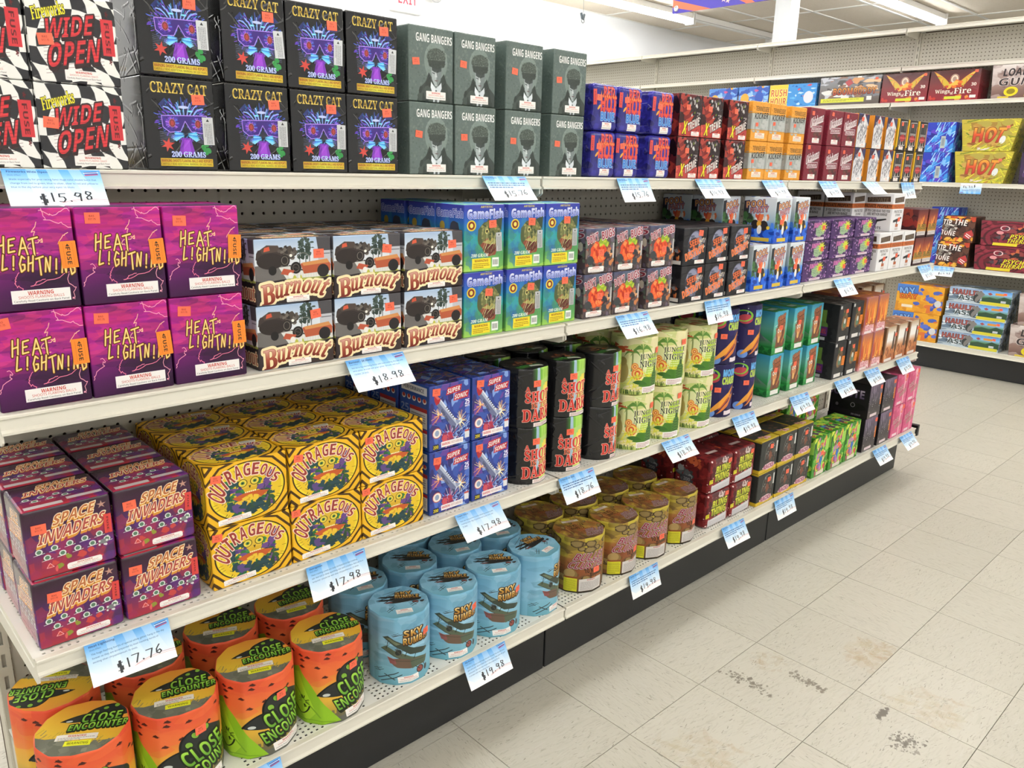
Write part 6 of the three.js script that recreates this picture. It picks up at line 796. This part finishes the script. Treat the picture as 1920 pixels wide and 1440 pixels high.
const cardCanvas = canvas(2048, 2048), cx2 = cardCanvas.getContext('2d');
const cardMat = new THREE.MeshStandardMaterial({ roughness: 0.35 }), cardGeoBase = () => { const w = .137, h = .07, g = new THREE.BoxGeometry(w, h, .0006, 1, 8, 1), p = g.attributes.position; for (let i = 0; i < p.count; i++) { const t = .5 - p.getY(i) / h; p.setZ(i, p.getZ(i) + .004 * t * t); } g.computeVertexNormals(); g.translate(0, -h / 2, 0); return g; };
cardList.forEach(([s, pos, tilt, price, title, body, where], i) => {
  const X = (i % 4) * 512, Y = Math.floor(i / 4) * 256, A = painter(cx2, X, Y, 512, 256, 400 + i), r = A.r;
  A.G(['#4c98de', '#84bcee', '#b4d6f4', '#cfe4f7', '#e6f0f9', '#f4f7fa'], 90); A.al(.35); for (const [a, b, w] of [[24, 30, 10], [44, 56, 12], [66, 82, 12]]) A.P([a, 0, a + w, 0, b + w * .8, 70, b - w * .4, 70], '#e4f1fb'); A.al(1); A.P([0, 62, 10, 76, 22, 100, 0, 100], '#f4f7fa'); A.C([0, 84, 40, 70, 100, 78, 100, 100, 0, 100, 0, 84], '#f4f6f9', true);
  A.C([52, 82, 74, 70, 100, 77], '#c8848c', false, 1); A.C([50, 84, 76, 74, 100, 81], '#d8a8ac', false, 1); A.C([48, 82, 74, 68, 100, 74], '#dfe6f0', false, 1.2);
  A.P([82, 6, 96, 4, 97, 13, 83, 16], '#2f5fb0'); A.L([82, 9, 97, 7], '#f2f2f4', 1.6).L([83, 14, 96, 12], '#d0404a', 1.8);
  if (title) A.T(title, 5, 5, Math.min(62, title.length * 2.1), 6.4, '#20407a'); A.T('Shots Effect', 5, 13.5, 13, 4, '#3a5a92', { f: 'r' });
  if (body) body.forEach((t, j) => A.T(t, 6, 23 + j * 9.4, Math.min(88, t.length * 1.32), 6, '#2c4a7c', { f: 'r' })); else A.fine(6, 24, 84, 26, '#3d5f96', 3);
  let px = 30; x0: for (const ch of price) { const st = STROKES[ch]; if (!st) continue; const w = ch === '1' ? 5 : ch === '.' ? 3 : 8.4, h = ch === '$' ? 24 : 21, oy = 62 + (r() - .5) * 4 - (px - 30) * .16; for (const q of st) { const p = []; for (let j = 0; j < q.length; j += 2) p.push(px + q[j] * w + (r() - .5) * .5, oy + q[j + 1] * h); A.L(p, '#20242c', 1.8); } px += w + 2.6; }
  A.end();
  const g = cardGeoBase(), p = g.attributes.position, uv = g.attributes.uv; for (let k = 0; k < p.count; k++) uv.setXY(k, (X + 2 + (p.getX(k) / .137 + .5) * 508) / 2048, 1 - (Y + 2 - p.getY(k) / .07 * 252) / 2048);
  const c = group('price_card', 'blue and white price card reading ' + price + ' ' + where, 'price card', 'price cards'), m = mesh('card', g, cardMat, c);
  if (typeof s === 'number') { const [y, z] = SH[s]; c.position.set(pos + .0685, y - .001, z + .002); c.rotation.x = -tilt * Math.PI / 180; c.rotation.order = 'YXZ'; c.rotation.z = (r() - .5) * .03; }
  else { c.position.set(FX - FF[s] - .002, FY[s] - .004, pos + .0685); c.rotation.order = 'YXZ'; c.rotation.y = -Math.PI / 2; c.rotation.x = -tilt * Math.PI / 180; if (s === 'b') { m.rotation.z = Math.PI; m.position.set(0, -.07, .004); } }
});
cardMat.map = tex(cardCanvas);

// ---------------------------------------------------------------- on the wall and under the ceiling
{
  const c = canvas(256, 160), A = painter(c.getContext('2d'), 0, 0, 256, 160, 1); A.bg('#f2f0ee'); A.T('EXIT', 16, 24, 68, 52, '#d0203c'); A.end();
  const e = group('exit_sign', 'white exit sign with red letters high on the white wall', 'exit sign'); e.position.set(4.37, 2.695, Z_MIN);
  mesh('sign_body', new RoundedBoxGeometry(.34, .21, .05, 2, .006).translate(0, .105, .026), std('#ecebe8', .5), e); const f = new THREE.BoxGeometry(.3, .17, .003); mesh('sign_face', f, new THREE.MeshStandardMaterial({ map: tex(c), roughness: .4 }), e).position.set(0, .11, .053);
  const l = group('emergency_lamp', 'grey round emergency lamp beside the exit sign', 'lamp'); l.position.set(4.66, 2.88, Z_MIN);
  mesh('bracket', box(-.02, .02, -.02, .02, 0, .05), std('#c9c9c8', .4), l); const lg = new THREE.LatheGeometry([[0, 0], [.05, .005], [.065, .03], [.068, .06], [.058, .062], [.05, .05], [0, .044]].map(([a, b]) => new THREE.Vector2(a, b)), 24); lg.rotateX(Math.PI / 2); mesh('lamp_head', lg, std('#b9babb', .3, { metalness: .3 }), l).position.set(0, 0, .04);
  const k = group('hanging_clip', 'small grey clip hanging on a wire before the white wall', 'clip'); k.position.set(3.62, 2.25, -2);
  const wire = new THREE.TubeGeometry(new THREE.CatmullRomCurve3([new THREE.Vector3(.004, .8, 0), new THREE.Vector3(.002, .3, 0), new THREE.Vector3(.008, .03, 0)]), 16, .0012, 5); mesh('wire', wire, std('#8a8d90', .4), k);
  const jaw = new RoundedBoxGeometry(.014, .036, .01, 1, .003); const j1 = mesh('jaw', jaw, std('#5f6a70', .4), k); j1.position.set(-.006, .012, 0); j1.rotation.z = .35; const j2 = mesh('jaw', jaw, std('#6d787c', .4), k); j2.position.set(.012, .008, 0); j2.rotation.z = -.3; const sp = new THREE.TorusGeometry(.012, .003, 8, 18); mesh('spring', sp, std('#9fa6a8', .3, { metalness: .5 }), k).position.set(.006, -.014, 0);
  const bc = canvas(1024, 384), B = painter(bc.getContext('2d'), 0, 0, 1024, 384, 9); B.bg('#4a3fae'); B.rays(60, 130, 34, 170, '#4a3fae', '#e0704f'); for (let i = 0; i < 40; i++) B.star(B.r() * 100, B.r() * 100, 1.4, .6, 5, '#f0c8b8', B.r(), 2.6); B.end();
  const b = group('banner', 'blue and orange ray-striped banner hanging from the ceiling', 'banner'); b.position.set(4.5, 2.39, -1.245); b.rotation.y = -Math.PI / 2;
  mesh('banner_sheet', box(-.745, .745, 0, .56, -.002, .002), new THREE.MeshStandardMaterial({ map: tex(bc), roughness: .5 }), b);
  for (const [x, y] of [[-.715, .03], [.715, .03], [-.715, .53], [.715, .53]]) { mesh('grommet', new THREE.TorusGeometry(.014, .005, 8, 18), std('#d9d9da', .25, { metalness: .6 }), b).position.set(x, y, .003); mesh('grommet_center', new THREE.CylinderGeometry(.011, .011, .006, 14).rotateX(Math.PI / 2), std('#eeeeee', .6), b).position.set(x, y, 0); }
  for (const x of [-.715, .715]) mesh('cord', box(x - .0015, x + .0015, .53, CEIL - 2.39, -.0015, .0015), std('#dddddd', .6), b);
}
renderer.render(scene, camera);
